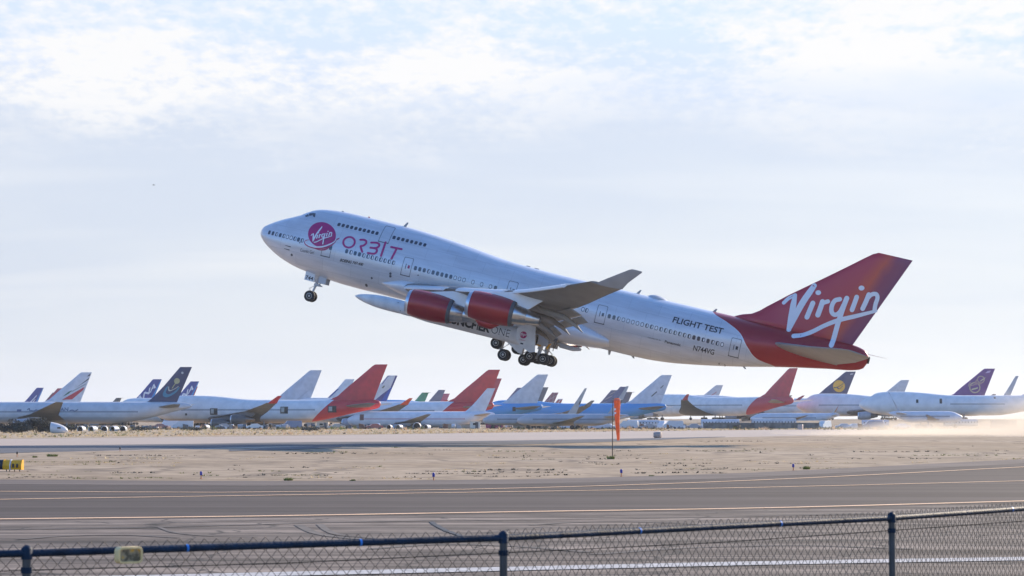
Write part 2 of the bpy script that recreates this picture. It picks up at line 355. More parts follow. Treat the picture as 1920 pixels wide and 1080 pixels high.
M['apron'] = pave_mat('worn_apron_asphalt', (0.075,0.060,0.048), (0.29,0.235,0.19), 0.55, tracks=1.0, crack=1.0)
M['yl'] = pbr('yellow_marking_paint', (0.95,0.62,0.36), 0.7, var=0.15, scale=0.8)
M['wl'] = pbr('white_marking_paint', (0.52,0.50,0.47), 0.7, var=0.35, scale=4)
Z1, Z2, Z3 = 0.006, 0.012, 0.018
RN = [(0,850),(560,838),(1120,825),(1600,815),(1920,808)]; RF = [(0,823),(560,817),(1120,808.5),(1500,803.5),(1920,798)]
runway = band('runway', extr(RN), extr(RF), Z1, M['runway'])
band('asphalt_and_shadow_strip', extr([(0,850),(320,842),(560,836.5),(880,835.5),(1120,829.5),(1360,819.5)])[:-1], extr([(0,836),(320,833),(560,829.5),(880,827),(1120,823.5),(1360,818.8)])[:-1], Z2+0.01, M['tar_shadow'])  # dark pavement, with the jet's shadow band painted in
band('shadow_branch_strip', [np.array(G(p,q)[:2]) for p,q in ((430,846.5),(560,843),(640,839))], [np.array(G(p,q)[:2]) for p,q in ((430,844),(560,838),(640,835.5))], Z2+0.02, M['tar_shadow'])  # second strand of the jet's shadow band, painted as a dark strip
nearA = [(0,977),(480,971.5),(960,963.5),(1440,956),(1920,943.5)]
farA = [(0,900),(480,903),(960,900),(1200,894),(1440,886),(1920,862)]
taxiway = band('taxiway', extr(nearA), extr(farA), Z1, M['taxi'])
band('taxiway_shoulder', extr([(0,908),(480,911),(960,908),(1200,902),(1440,894),(1920,869)]), extr([(0,899.3),(480,902.3),(960,899.2),(1200,893.2),(1440,885),(1920,861)]), Z2, M['shoulder'])
ap = MB(); e = resamp(extr(nearA)); n = len(e)
ap.add([(*p, Z1-0.003) for p in e]+[(p[0]*1.3, 8.0, Z1-0.003) for p in e], [(i, i+1, n+i+1, n+i) for i in range(n-1)])
tag(ap.build('apron', M['apron'], smooth=False), kind='structure')
stripe('taxiway_edge_line', [(0,974),(480,968.5),(960,960.5),(1440,953),(1920,940)], 0.50, Z3, M['yl'])
stripe('taxiway_centre_line', [(0,937),(480,929.5),(960,922.5),(1440,914),(1920,902)], 0.36, Z3, M['yl'])
stripe('taxiway_turn_line', [(0,922),(240,923.3),(480,923.4),(960,916.2),(1440,900),(1920,876)], 0.34, Z3+0.004, M['yl'])
stripe('apron_white_line', [(0,1090),(480,1079),(960,1068),(1440,1057),(1920,1049)], 1.05, Z3, M['wl'])
M['seam'] = pbr('dark_pavement_seam', (0.055,0.05,0.047), 0.8, var=0.3, scale=2); M['tyremark'] = pbr('rubber_tyre_mark', (0.115,0.098,0.085), 0.85, var=0.3, scale=1)
stripe('pavement_seam', [(0,994),(240,991),(480,984.5),(720,978),(960,976),(1440,968.5),(1920,958)], 0.20, Z3, M['seam'])
stripe('pavement_seam', [(0,987.5),(240,985),(480,976),(720,971.5),(960,970),(1440,961),(1920,950)], 0.09, Z3+.002, M['seam'])
def mark(pts, w):
    vs, fs = stroke2d([G(*p)[:2] for p in pts], w, 8); mb = MB(); mb.add([(v[0], v[1], Z2+.002) for v in vs], fs); tag(mb.build('tyre_mark', M['tyremark'], smooth=False), kind='structure')
verge = band('dry_verge', extr([(0,822.6),(560,816.6),(1120,808.1),(1500,803.1),(1920,797.6)]), extr([(0,803),(560,802.6),(1120,802),(1500,798.8),(1920,795)]), Z2, pave_mat('dry_yellow_verge', (.38,.29,.19), (.50,.39,.26), .3))
crk = MB()
pl = [np.array(G(x,y)[:2]) for x,y in ((808,979),(815,985),(826,991),(838,997),(850,1001),(864,1006))]
for k in range(len(pl)-1):
    a, b = pl[k], pl[k+1]; crk.add([(a[0]-0.05,a[1],Z3),(a[0]+0.09+0.03*(k%2),a[1],Z3),(b[0]+0.08,b[1],Z3),(b[0]-0.06,b[1],Z3)], [(0,1,2,3)])
tag(crk.build('tar_seam', pbr('black_tar', (0.03,0.028,0.026), 0.6), smooth=False), 'black tar seam snaking over the grey apron behind the fence', 'seam')

# ------------------------------------------------------------------ the jumbo jet's frame
PSI, TH, DN = R(12), R(13.9), 269
aft = np.array([math.cos(PSI)*math.cos(TH), -math.sin(PSI)*math.cos(TH), -math.sin(TH)])
rg0 = np.array([math.sin(PSI), math.cos(PSI), 0]); up0 = np.cross(aft, rg0)
rgt = rg0*math.cos(R(-1.5))+up0*math.sin(R(-1.5)); upv = np.cross(aft, rgt)
BM = np.array([aft, rgt, upv]).T; NOSE = at(489, 436, DN)
def B(px, py, y=-3.2):             # pixel -> point of the jet's own frame lying y beside its centre plane
    o = BM.T@(np.array([0,0,H])-NOSE); d = BM.T@ray(px, py); return o+d*((y-o[1])/d[1])
MAT = Matrix(((*BM[0], NOSE[0]), (*BM[1], NOSE[1]), (*BM[2], NOSE[2]), (0,0,0,1)))
TAILB = []
def tb(px, py):
    y = -3.0
    for _ in range(6):
        p = B(px, py, y); y = -J.ys(p[0], p[2])
    return (float(p[0]), float(p[2]))

class Hull:
    def __init__(s, top, bot, w, zc, k=1.0, kr=1.0):
        s.t, s.b, s.w, s.c = map(pchip, (top, bot, w, zc)); s.x1 = top[-1][0]
    def pw(s, x):
        r = (s.t(x)-s.c(x))/max(s.w(x), 1e-3); return 2.0-0.75*min(max(r-1.02, 0), 0.4)
    def ys(s, x, z):
        zt, zb, w, zc = s.t(x), s.b(x), s.w(x), s.c(x)
        if z >= zc: q = min(max((z-zc)/max(zt-zc, 1e-4), 0), 1); p = s.pw(x); return w*(1-q**p)**(1/p)
        q = min(max((zc-z)/max(zc-zb, 1e-4), 0), 1); return w*math.sqrt(1-q*q)
    def sec(s, x, n):
        zt, zb, w, zc = s.t(x), s.b(x), s.w(x), s.c(x); p = s.pw(x); q = []
        for k in range(n):
            a = 2*math.pi*k/n; cs, sn = math.cos(a), math.sin(a); e = 2/p if sn >= 0 else 1.0
            q.append((x, w*math.copysign(abs(cs)**e, cs), zc+(math.copysign(abs(sn)**e, sn))*((zt-zc) if sn >= 0 else (zc-zb))))
        return q
    def mesh(s, n, step):
        xs = [0.02,0.08,0.2,0.4,0.7,1.0,1.4,1.9,2.4,3,3.6,4.2,4.8,5.4,6.2,7,8,9,10.5,12]
        x = 12+step
        while x < s.x1-8: xs.append(x); x += step
        xs += list(np.linspace(s.x1-8, s.x1-0.02, 22))
        return MB().loft([s.sec(x, n) for x in xs])
TOP = [(0,0),(.2,.62),(.9,1.2),(1.9,1.83),(3.3,2.53),(4.1,2.93),(4.8,3.42),(5.6,3.86),(6.7,4.17),(8.4,4.36),(10,4.42),(16,4.38),(18.6,4.28),(21.3,4.07),(23.7,3.84),(26,3.58),(28.7,3.32),(31.5,3.2),(36,3.15),(46,3.15),(53,3.18),(60,3.2),(65,3.2),(66.7,3.15),(68,2.9),(68.5,2.5),(68.7,2.0)]
BOT = [(0,-.05),(.5,-.75),(1.6,-1.53),(2.95,-2.2),(4.9,-2.8),(6.4,-3.05),(8.5,-3.28),(11,-3.45),(14,-3.5),(43,-3.55),(45.5,-3.5),(47.5,-3.35),(50.8,-2.85),(56.3,-1.74),(59.2,-1.06),(64.7,.07),(67.5,.6),(68.4,1.1),(68.7,1.9)]
WID = [(0,0),(.25,.75),(1,1.35),(2,1.9),(3.5,2.45),(5,2.8),(7,3.1),(9,3.22),(11,3.25),(44,3.25),(48,3.1),(52,2.75),(56,2.25),(60,1.7),(64,1.15),(67,.85),(68.3,.6),(68.7,.1)]
ZCN = [(0,-.02),(2,-.3),(5,-.25),(9,-.15),(14,-.15),(46,-.15),(52,.2),(60,1.15),(66,1.9),(68.7,1.95)]
J = Hull(TOP, BOT, WID, ZCN)
TAILB = sorted([tb(*p) for p in ((1337,585.5),(1366,606),(1387,624),(1401,650),(1419.5,673),(1452,687))], key=lambda q: q[1])
TAILB = [(TAILB[0][0]+2.5, TAILB[0][1]-1.0)]+TAILB+[(TAILB[-1][0]-0.6, TAILB[-1][1]+0.6)]

def af(n=12, sym=False, cam_=0.02, blunt=0.003):   # airfoil outline (x 0..1, z per unit thickness 1)
    up_, lo = [], []
    for k in range(n+1):
        x = 0.5*(1-math.cos(math.pi*k/n)); t = 5*(0.2969*math.sqrt(x)-0.126*x-0.3516*x*x+0.2843*x**3-0.1036*x**4)
        up_.append((x, t)); lo.append((x, -t if sym else -t*0.8))
    return up_[::-1]+lo[1:-1]
def surf(stations, sym=False, n=12):      # stations: (y, xLE, zLE, chord, thick, twist deg, cant)
    prof = af(n, sym); secs = []
    for y, xl, zl, ch, th, tw in stations:
        c, s_ = math.cos(R(tw)), math.sin(R(tw))
        secs.append([(xl+(x*c+z*th*s_)*ch, y, zl+(-x*s_+z*th*c)*ch) for x, z in prof])
    return MB().loft(secs)

def wing_parts(root, sgn, mats, winglet=True, flaps=True, hero=True, z0=0.0, tipmat=None, name='wing'):
    Y_ = lambda y: sgn*y
    st = []
    lez = pchip([(0,-2.5),(3.2,-2.12),(10,-1.42),(21,-.27),(29.5,1.38),(32.1,2.0)])
    lex = pchip([(0,15.7),(3.2,18.4),(11.7,26.0),(20.8,34.2),(29.5,41.5),(32.1,43.7)])
    tex = pchip([(0,33.4),(3.2,33.8),(11.7,36.5),(20.8,40.9),(29.5,45.3),(32.1,46.8)])
    thk = pchip([(0,.13),(3.2,.13),(12,.10),(21,.09),(32.1,.08)]); tw = pchip([(0,3.2),(3.2,3),(12,2.4),(21,1.4),(32.1,0.3)])
    ys_ = [1.0,3.2,6,9,11.7,14,17,20.8,24,27,29.5,32.1] if hero else [1.0,6,11.7,20.8,29.5,32.1]
    for y in ys_: st.append((Y_(y), lex(y), lez(y)+z0, tex(y)-lex(y), thk(y), tw(y)))
    w = surf(st, n=12 if hero else 7).build(name, mats[0], root)
    if winglet:
        ws = [(Y_(32.05), 44.2, 1.95+z0, 2.6, .09, 0), (Y_(32.6), 45.3, 2.65+z0, 2.0, .08, 0), (Y_(33.25), 47.2, 3.85+z0, 1.25, .07, 0), (Y_(33.3), 47.45, 3.96+z0, 1.0, .03, 0)]
        surf(ws, sym=True, n=8).build('winglet', tipmat or mats[0], w)
    if hero:
        # leading edge slats, drooped, one inboard and two outboard
        for y0, y1 in ((4.2,10.6),(12.8,19.8),(21.6,29.2)):
            m = MB(); secs = []
            for y in np.linspace(y0, y1, 7):
                x, z = lex(y), lez(y)+z0; c = 1.15 if y0 > 20 else 1.1
                secs.append([(x-.55*c, Y_(y), z-.32*c), (x-.52*c, Y_(y), z-.14*c), (x-.25*c, Y_(y), z+.06*c), (x+.25*c, Y_(y), z+.20*c), (x+.75*c, Y_(y), z+.27*c), (x+.72*c, Y_(y), z+.22*c), (x+.2*c, Y_(y), z+.08*c), (x-.22*c, Y_(y), z-.10*c), (x-.42*c, Y_(y), z-.34*c)])
            m.loft(secs).build('slat', M['white'], w)
    if flaps:
        for y0, y1, n_ in ((3.9,10.4,0),(12.9,20.2,1)):
            for seg, (cx_, cz_, ch, ang) in enumerate(((-0.55,-.10,1.45,16),(0.78,-.58,0.95,30))):
                secs = []
                for y in (y0, (y0+y1)/2, y1):
                    tz = lez(y)+z0-(tex(y)-lex(y))*math.sin(R(tw(y))); k = 1.25 if n_ == 0 else 1.0
                    secs.append((Y_(y), tex(y)+cx_*k, tz+cz_*k, ch*k, .11, ang))
                surf(secs, n=7).build('flap', M['flapskin'], w)
        for y, ln in ((6.2,4.6),(9.6,4.4),(14.6,3.9),(18.4,3.6)):
            m = MB(); xt = tex(y); zt = lez(y)+z0-(tex(y)-lex(y))*math.sin(R(tw(y)))
            pts = [(xt-ln+.0,Y_(y),zt-.15),(xt-ln+.8,Y_(y),zt-.50),(xt-ln*.5,Y_(y),zt-.68),(xt-.3,Y_(y),zt-.80),(xt+.9,Y_(y),zt-1.25),(xt+1.9,Y_(y),zt-1.85)]
            m.tube(pts, [.04,.24,.34,.32,.22,.03], 10).build('flap_track_fairing', M['flapskin'], w)
    return w
def engine(root, x, y, z, mats, hero=True, name='engine', sx=1.0, r=1.0):
    n = 40 if hero else 14
    e = MB().lathe([(a*sx, q*r) for a, q in ((.10,1.20),(.35,1.33),(.9,1.41),(1.8,1.45),(3.0,1.42),(4.0,1.31),(4.55,1.17),(4.53,1.13),(3.6,1.10),(3.4,.5))], 'x', (x,y,z), n, False, True).build(name, mats[0], root)
    MB().lathe([(a*sx, q*r) for a, q in ((.9,1.02),(.4,1.05),(.12,1.10),(0.0,1.16),(.02,1.20),(.11,1.215),(.36,1.34))], 'x', (x,y,z), n, False, False).build('inlet_lip', mats[1], e)
    fan = MB().lathe([(a*sx, q*r) for a, q in ((.45,.02),(.6,.2),(.95,.38),(.96,1.02),(.97,1.03))], 'x', (x,y,z), n).build('fan', M['dgrey'], e)
    MB().lathe([(a*sx, q*r) for a, q in ((3.6,1.0),(4.50,1.02),(4.62,.98),(5.7,.80),(5.75,.76))], 'x', (x,y,z), n, True, False).build('core_cowl', mats[2], e)
    MB().lathe([(a*sx, q*r) for a, q in ((4.9,.6),(5.6,.745),(5.8,.735),(6.95,.50),(7.0,.46),(6.6,.44),(6.5,.2))], 'x', (x,y,z), n, False, True).build('exhaust_nozzle', mats[3], e)
    if hero: MB().lathe([(4.22*sx,1.275*r),(4.25*sx,1.285*r),(4.56*sx,1.18*r),(4.58*sx,1.12*r)], 'x', (x,y,z), n, False, False).build('cowl_rear_ring', M['dgrey'], e)
    return e
def pylon(root, x, y, z, zl, mat, k=1.0):
    secs = []
    for t in np.linspace(0, 1, 9):
        px_ = x+(1.3+t*6.4)*k; top = z+1.30*k+(zl-z-1.30*k)*min(1, t*2.0)+.10*t; botm = z+(1.15-.9*t)*k if t < .72 else z+(.50+(t-.72)*6.5)*k
        botm = min(botm, top-.1)
        w = .22*math.sin(math.pi*(0.04+t*.93))**.6*k+.02
        secs.append([(px_,y-w,botm),(px_,y+w,botm),(px_,y+w*.9,top),(px_,y-w*.9,top)])
    return MB().loft(secs).build('pylon', mat, root)
def wheel(parent, x, y, z, r=.62, w=.44, n=28, name='wheel'):
    o = MB().lathe([(-w*.5,.50*r),(-w*.5,.80*r),(-w*.40,.95*r),(-w*.18,r),(w*.18,r),(w*.40,.95*r),(w*.5,.80*r),(w*.5,.50*r)], 'y', (x,y,z), n, True, True).build(name, M['tyre'], parent, ang=50)
    if n > 12:
        m = MB()
        for s_ in (-1, 1):
            pr = [(s_*(w*.5+.004),.52*r),(s_*(w*.5+.012),.44*r),(s_*(w*.34+.02),.40*r),(s_*(w*.34+.02),.22*r),(s_*(w*.5+.02),.20*r),(s_*(w*.5+.03),.02*r)]
            m.lathe(pr, 'y', (x,y,z), 20, False, True)
        m.build('rim', M['rim'], o, ang=30)
    return o

# ------------------------------------------------------------------ conforming paint: strokes, discs, text
def fin_te(z): return 65.40+.396*z
fin_le = pchip([(1.5,44),(2.2,49),(2.9,53.2),(3.3,53.9),(3.6,54.5),(3.9,55.45),(5.1,56.95),(6.8,58.9),(8.9,61.5),(11.5,64.65),(12.8,66.2),(13.1,66.6),(13.3,67.05)])
def fin_y(x, z):
    z0_ = z; z = min(max(z, 3.0), 13.2); f = (z-3.0)/10.25
    xl = fin_le(z)
    te = fin_te(z); c = te-xl; t = min(max((x-xl)/c, 0.0), 1.0)
    return 5*(.09-.01*f)*c*(0.2969*math.sqrt(t)-0.126*t-0.3516*t*t+0.2843*t**3-0.1036*t**4)
def on_hull(x, z, d): return (x, -J.ys(x, z)-d, z)
def on_fin(x, z, d): return (x, -max(fin_y(x, z), J.ys(x, z) if z < J.t(x) else 0)-d, z)
def stroke2d(pts, w, n=8):
    P_ = catmull(pts, n); ws = w if isinstance(w, (list, tuple)) else [w, w]
    m = len(P_); l, r_ = [], []
    for i, p in enumerate(P_):
        d = P_[min(i+1, m-1)]-P_[max(i-1, 0)]; d = d/np.linalg.norm(d); nn = np.array([-d[1], d[0]])
        ww = np.interp(i/(m-1), np.linspace(0, 1, len(ws)), ws)/2
        l.append(p+nn*ww); r_.append(p-nn*ww)
    vs = l+r_; fs = [(i, i+1, m+i+1, m+i) for i in range(m-1)]
    for end, s_ in ((0, -1), (m-1, 1)):
        p = P_[end]; q = P_[1]-P_[0] if end == 0 else P_[-1]-P_[-2]; a0 = math.atan2(q[1], q[0]); ww = ws[0 if end == 0 else -1]/2
        o = len(vs); vs.append(p); ids = [end if s_ > 0 else m+end]
        for k in range(1, 8):
            a = a0+(math.pi/2-math.pi*k/8 if s_ > 0 else -math.pi/2-math.pi*k/8); vs.append(p+ww*np.array([math.cos(a), math.sin(a)])); ids.append(len(vs)-1)
        ids.append(m+end if s_ > 0 else end)
        fs += [(o, ids[k], ids[k+1]) for k in range(len(ids)-1)]
    return vs, fs
def disc2d(c, rx, ry, rot=0, n=40, rings=5):
    vs = [np.array(c, float)]; fs = []
    for r_ in range(1, rings+1):
        for k in range(n):
            a = 2*math.pi*k/n; q = np.array([rx*math.cos(a), ry*math.sin(a)])*r_/rings
            vs.append(np.array(c)+np.array([q[0]*math.cos(rot)-q[1]*math.sin(rot), q[0]*math.sin(rot)+q[1]*math.cos(rot)]))
    for k in range(n): fs.append((0, 1+k, 1+(k+1) % n))
    for r_ in range(rings-1):
        for k in range(n):
            a = 1+r_*n+k; b_ = 1+r_*n+(k+1) % n; fs.append((a, a+n, b_+n, b_))
    return vs, fs
def ring2d(c, rx, ry, w, n=44):
    vs = []; fs = []
    for k in range(n):
        a = 2*math.pi*k/n
        for q in (-.5, .5): vs.append(np.array(c)+np.array([(rx+q*w)*math.cos(a), (ry+q*w)*math.sin(a)]))
    for k in range(n): j = (k+1) % n; fs.append((2*k, 2*k+1, 2*j+1, 2*j))
    return vs, fs
def paint(mb, shape, proj2, snap, d):   # 2-D shape in zoomed pixels -> jet frame -> snapped to the skin
    vs, fs = shape; out = []
    for v in vs:
        x, z = proj2(v); out.append(snap(x, z, d))
    mb.add(out, fs)
def text_mesh(txt, shear=0.0, bold=0.0, space=1.0):
    cu = bpy.data.curves.new('lettering', 'FONT'); cu.body = txt; cu.shear = shear; cu.offset = bold; cu.space_character = space; cu.resolution_u = 3
    o = bpy.data.objects.new('lettering', cu); SC.collection.objects.link(o); C.view_layer.update()
    me = bpy.data.meshes.new_from_object(o.evaluated_get(C.evaluated_depsgraph_get())); bpy.data.objects.remove(o); bpy.data.curves.remove(cu)
    return me
def lettering(name, txt, p0, p1, h, fn, mat, parent, shear=0.0, bold=0.0, space=1.0, cut=0.35, width=None):
    """baseline p0->p1 given as 2-D points; fn(u,v) -> 3-D"""
    me = text_mesh(txt, shear, bold, space)
    xs_ = [v.co.x for v in me.vertices]; x0, x1 = min(xs_), max(xs_)
    cap = 0.70
    bm = bmesh.new(); bm.from_mesh(me); bmesh.ops.triangulate(bm, faces=bm.faces)
    p0 = np.array(p0, float); p1 = np.array(p1, float); dirn = p1-p0; ln = np.linalg.norm(dirn); e = dirn/ln; up_ = np.array([-e[1], e[0]])
    for v in bm.verts:
        q = p0+e*((v.co.x-x0)/(x1-x0)*ln)+up_*(v.co.y/cap*h); v.co = (q[0], q[1], 0)
    for _ in range(3):
        le = [ed for ed in bm.edges if ed.calc_length() > cut]
        if not le: break
        bmesh.ops.subdivide_edges(bm, edges=le, cuts=1); bmesh.ops.triangulate(bm, faces=bm.faces)
    for v in bm.verts: v.co = fn(v.co.x, v.co.y)
    bm.to_mesh(me); bm.free(); me.materials.clear(); me.materials.append(mat); me.update(); me.name = name
    return link(name, me, parent)

for pts_, w_ in (([(560,985),(585,998),(620,1006),(665,1011)], .25), ([(600,984),(615,996),(640,1004),(700,1010)], .2), ([(300,990),(330,1000),(395,1006),(480,1008)], .12), ([(40,1012),(120,1006),(230,1004),(330,1009)], .22), ([(1000,985),(1080,980),(1180,979),(1300,983)], .25), ([(1250,995),(1330,988),(1420,984),(1540,986)], .2), ([(700,1030),(820,1022),(960,1025),(1100,1036)], .3), ([(1120,1040),(1300,1028),(1500,1024),(1700,1030)], .3)):
    mark(pts_, w_)
# ------------------------------------------------------------------ the jumbo jet
jet = empty('jumbo_jet'); jet.matrix_world = MAT
tag(jet, 'silver white four-engined jumbo jet taking off with red tail and red engines', 'airliner')
hull_m = fuselage_mat()
J.mesh(96, 0.8).build('fuselage', hull_m, jet)
# wing to body fairing
secs = []
fz = pchip([(15.2,-2.4),(17,-2.9),(20,-3.35),(24,-3.72),(34,-4.05),(37.5,-3.85),(40,-3.6),(41.6,-3.25)]); fw = pchip([(15.2,2.3),(17,2.98),(20,3.36),(24,3.52),(34,3.55),(38,3.38),(40.5,2.9),(41.6,2.4)])
for x in np.linspace(15.2, 41.6, 40):
    w, zb = fw(x), fz(x); q = []
    zt = -1.0-1.3*max(0, (18-x)/3)-1.1*max(0, (x-38)/3.6)
    for k in range(28):
        a = 2*math.pi*k/28; cs, sn = math.cos(a), math.sin(a); zc = (zt+zb)/2; q.append((x, w*math.copysign(abs(cs)**.6, cs), zc+(zt-zb)/2*math.copysign(abs(sn)**.8, sn)))
    secs.append(q)
M['hullplain'] = pbr('silver_white_paint', (0.66,0.67,0.695), 0.36, metal=0.2, coat=0.35, var=0.08, scale=0.6)
MB().loft(secs).build('wing_fairing', M['hullplain'], jet)
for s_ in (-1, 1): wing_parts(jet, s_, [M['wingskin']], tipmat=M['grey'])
for y, x, z, zl in ((11.7,21.45,-3.69,-1.6),(20.8,29.95,-2.54,-.35)):
    for s_ in (-1, 1):
        engine(jet, x, s_*y, z, [M['cowl'], M['lip'], M['metal'], M['metal']], sx=1.08 if s_ < 0 else 1.0, r=1.04 if s_ < 0 else 1.0)
        pylon(jet, x, s_*y, z, zl, M['hullplain'])
# small white placard and low strake of the near cowl
m = MB(); a = B(825,585,-13.1); vs = []
for i in range(2):
    for j in range(5):
        ang = R(172+j*9); vs.append((25.05+.22*i, -11.7+1.32*math.cos(ang), -3.69+1.32*math.sin(ang)))
m.add(vs, [(j, j+1, 6+j, 5+j) for j in range(4)]).build('cowl_placard', M['letterwhite'], jet)
m = MB().tube([(31.0,-20.6,-3.85),(31.6,-20.6,-4.03),(32.7,-20.6,-4.1),(33.6,-20.6,-3.85)], [.15,.5,.5,.1], 14).build('gearbox_fairing', M['cowl'], jet)
# tail
fs_ = []
prof = af(14, True)
for z in (2.2,2.9,3.3,3.6,3.9,4.4,5,5.8,6.8,8,9.5,11,12.3,13.0,13.28):
    f = (z-3.0)/10.25; xl = fin_le(z)
    te = fin_te(z); c = te-xl; th = (.09-.01*max(f,0))*(0.5 if z > 13.1 else 1)*(0.75 if z < 3.2 else 1)
    fs_.append([(xl+x*c, t*th*c, z) for x, t in prof])
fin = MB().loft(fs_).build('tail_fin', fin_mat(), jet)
for s_ in (-1,):
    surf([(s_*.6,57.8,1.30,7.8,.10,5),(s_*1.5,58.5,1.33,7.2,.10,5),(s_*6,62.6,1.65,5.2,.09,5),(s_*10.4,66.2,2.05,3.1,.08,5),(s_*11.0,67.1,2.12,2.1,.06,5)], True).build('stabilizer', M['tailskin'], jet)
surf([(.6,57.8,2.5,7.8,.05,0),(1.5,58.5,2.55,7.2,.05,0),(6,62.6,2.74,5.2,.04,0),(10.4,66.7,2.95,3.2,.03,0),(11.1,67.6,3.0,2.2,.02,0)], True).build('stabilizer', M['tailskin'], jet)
MB().lathe([(0,.40),(.12,.36),(.14,.3)], 'x', (68.6,0,1.95), 16).build('auxiliary_exhaust', M['dark'], jet)

# paint: the logo and the letters
def z1(v): p = B(480+v[0]/5.4, 380+v[1]/5.4, -3.1); return p[0], p[2]       # reading frame of the nose
def z1b(v):
    y = -3.0
    for _ in range(4): p = B(480+v[0]/5.4, 380+v[1]/5.4, y); y = -J.ys(p[0], p[2])
    return p[0], p[2]
def z6(v): p = B(1320+v[0]/4.32, 460+v[1]/4.32, -.4); return p[0], p[2]
SCRIPT = [([(645,465),(685,428),(738,402)], 30), ([(738,402),(724,480),(706,590),(688,684)], [30,48,50,38]), ([(688,684),(730,590),(800,462),(852,384),(892,326)], [34,50,52,50,42]),
          ([(882,468),(858,525),(834,582)], 40), ([(960,457),(944,505),(922,564)], 42), ([(944,500),(965,468),(1004,454)], [28,34,34]),
          ([(1100,436),(1060,448),(1036,490),(1034,540),(1062,562),(1100,540),(1132,480)], 36), ([(1156,428),(1132,490),(1108,560),(1082,640),(1060,720),(1034,812)], 40),
          ([(1236,418),(1218,470),(1198,522)], 38), ([(1334,398),(1312,452),(1284,512)], 38), ([(1314,440),(1352,400),(1392,394),(1404,424),(1388,476),(1380,522)], 34),
          ([(732,738),(800,728),(880,698),(980,648),(1090,606),(1230,572),(1392,530)], [38,36,34,34,36,34,24])]
DOTS = [((925,383),23,20), ((1275,345),24,20)]
m = MB()
for k, (pts, w) in enumerate(SCRIPT): paint(m, stroke2d(pts, w), z6, on_fin, .012+.004*k)
for c, a, b_ in DOTS: paint(m, disc2d(c, a, b_, n=20, rings=2), z6, on_fin, .014)
m.build('logo_script', M['letterwhite'], fin, smooth=False)
m = MB(); paint(m, disc2d((668,325), 142, 128, .25), z1b, on_hull, .010); lg = m.build('round_logo', M['magenta'], jet, smooth=True)
def sm(v): x, y = v[0]-735, v[1]-395; return z1b((582+.278*x+.03*y, 312-.015*x+.262*y))
m = MB()
for k, (pts, w) in enumerate(SCRIPT):
    if k == 2: pts = [(688,684),(740,590),(850,420),(960,290),(1040,200),(1072,150)]; w = [34,50,50,48,44,30]
    paint(m, stroke2d(pts, w if isinstance(w, (int, float)) else list(w)), sm, on_hull, .030+.004*k)
for c, a, b_ in DOTS: paint(m, disc2d(c, a, b_, n=12, rings=1), sm, on_hull, .034)
m.build('logo_script', M['letterwhite'], lg, smooth=False)
m = MB()
paint(m, stroke2d([(536,376),(508,382),(493,400),(506,426),(548,448),(610,462),(680,460),(740,444),(790,412),(815,380)], [4,8,10,12,12,14,14,12,8,4]), z1b, on_hull, .018)
paint(m, stroke2d([(818,374),(832,366),(842,360)], [10,12,8]), z1b, on_hull, .018)
paint(m, stroke2d([(600,468),(650,478),(700,474),(745,452)], [4,12,16,6]), z1b, on_hull, .014)
m.build('logo_orbit_edge', M['crimson'], lg, smooth=False)
m = MB(); paint(m, stroke2d([(524,384),(504,392),(506,410),(538,432),(596,448),(672,446),(742,424),(790,396),(806,374)], [4,8,12,14,15,15,13,8,3]), z1b, on_hull, .024); m.build('logo_orbit', M['letterwhite'], lg, smooth=False)
m = MB()
paint(m, ring2d((940,400), 57, 55, 20), z1, on_hull, .012)
for k, pts in enumerate(([(1050,373),(1084,373),(1108,386),(1110,410),(1088,432),(1060,440)], [(1058,440),(1066,468),(1078,498)], [(1160,401),(1215,404),(1240,418),(1240,440),(1218,456),(1196,458)],
            [(1158,455),(1205,462),(1224,480),(1216,506),(1190,518),(1134,510)], [(1302,398),(1286,470),(1268,540)], [(1363,446),(1415,457),(1468,468)], [(1418,462),(1398,515),(1374,568)])):
    paint(m, stroke2d(pts, 21), z1, on_hull, .014+.004*k)
m.build('orbit_lettering', M['magenta'], jet, smooth=False)
def hl(d): return lambda u, v: Vector(on_hull(u, v, d))
def pb(px, py, y=-3.2): p = B(px, py, y); return (p[0], p[2])
for txt, a, b_, h, sh, bo in (('FLIGHT TEST',(1259.6,603.6),(1353.5,625.8),.62,.06,.022),('N744VG',(1297.6,656),(1336.2,664.6),.54,.05,.02),('Panasonic',(1245.4,642.2),(1274.8,649),.27,0,.02),
                              ('CONNECTED BY',(1214,633.5),(1238.5,639.2),.13,0,0),('BOEING 747-400',(636.5,489.6),(680.5,498.6),.30,.35,.03),('Cosmic Girl',(561,471),(587.4,476.4),.36,0,0)):
    lettering('lettering', txt, pb(*a), pb(*b_), h, hl(.012), M['black'], jet, sh, bo)

# windows, doors, cockpit
def rrect(w, h, r, n=4):
    out = []
    for cx_, cz_, a0 in ((w/2-r,h/2-r,0),(-w/2+r,h/2-r,90),(-w/2+r,-h/2+r,180),(w/2-r,-h/2+r,270)):
        for k in range(n+1): a = R(a0+90*k/n); out.append((cx_+r*math.cos(a), cz_+r*math.sin(a)))
    return out
def window_mesh(kind):
    m = MB(); o = rrect(.33,.47,.12); n = len(o)
    m.add([(x,-.012,z) for x, z in o]+[(x,.01,z) for x, z in o], [tuple(range(n))]+[(i,(i+1) % n,n+(i+1) % n,n+i) for i in range(n)])
    if kind:
        m.mi = 1; i_ = rrect(.22,.33,.08) if kind == 2 else [(x*.55+.05, z) for x, z in rrect(.22,.33,.08)]
        m.add([(x,-.016,z) for x, z in i_], [tuple(range(len(i_)))])
    o = m.build('window', [M['glass'], M['shade']], None, smooth=False); me = o.data; bpy.data.objects.remove(o); me.name = 'window'; return me
WM = [window_mesh(k) for k in range(3)]
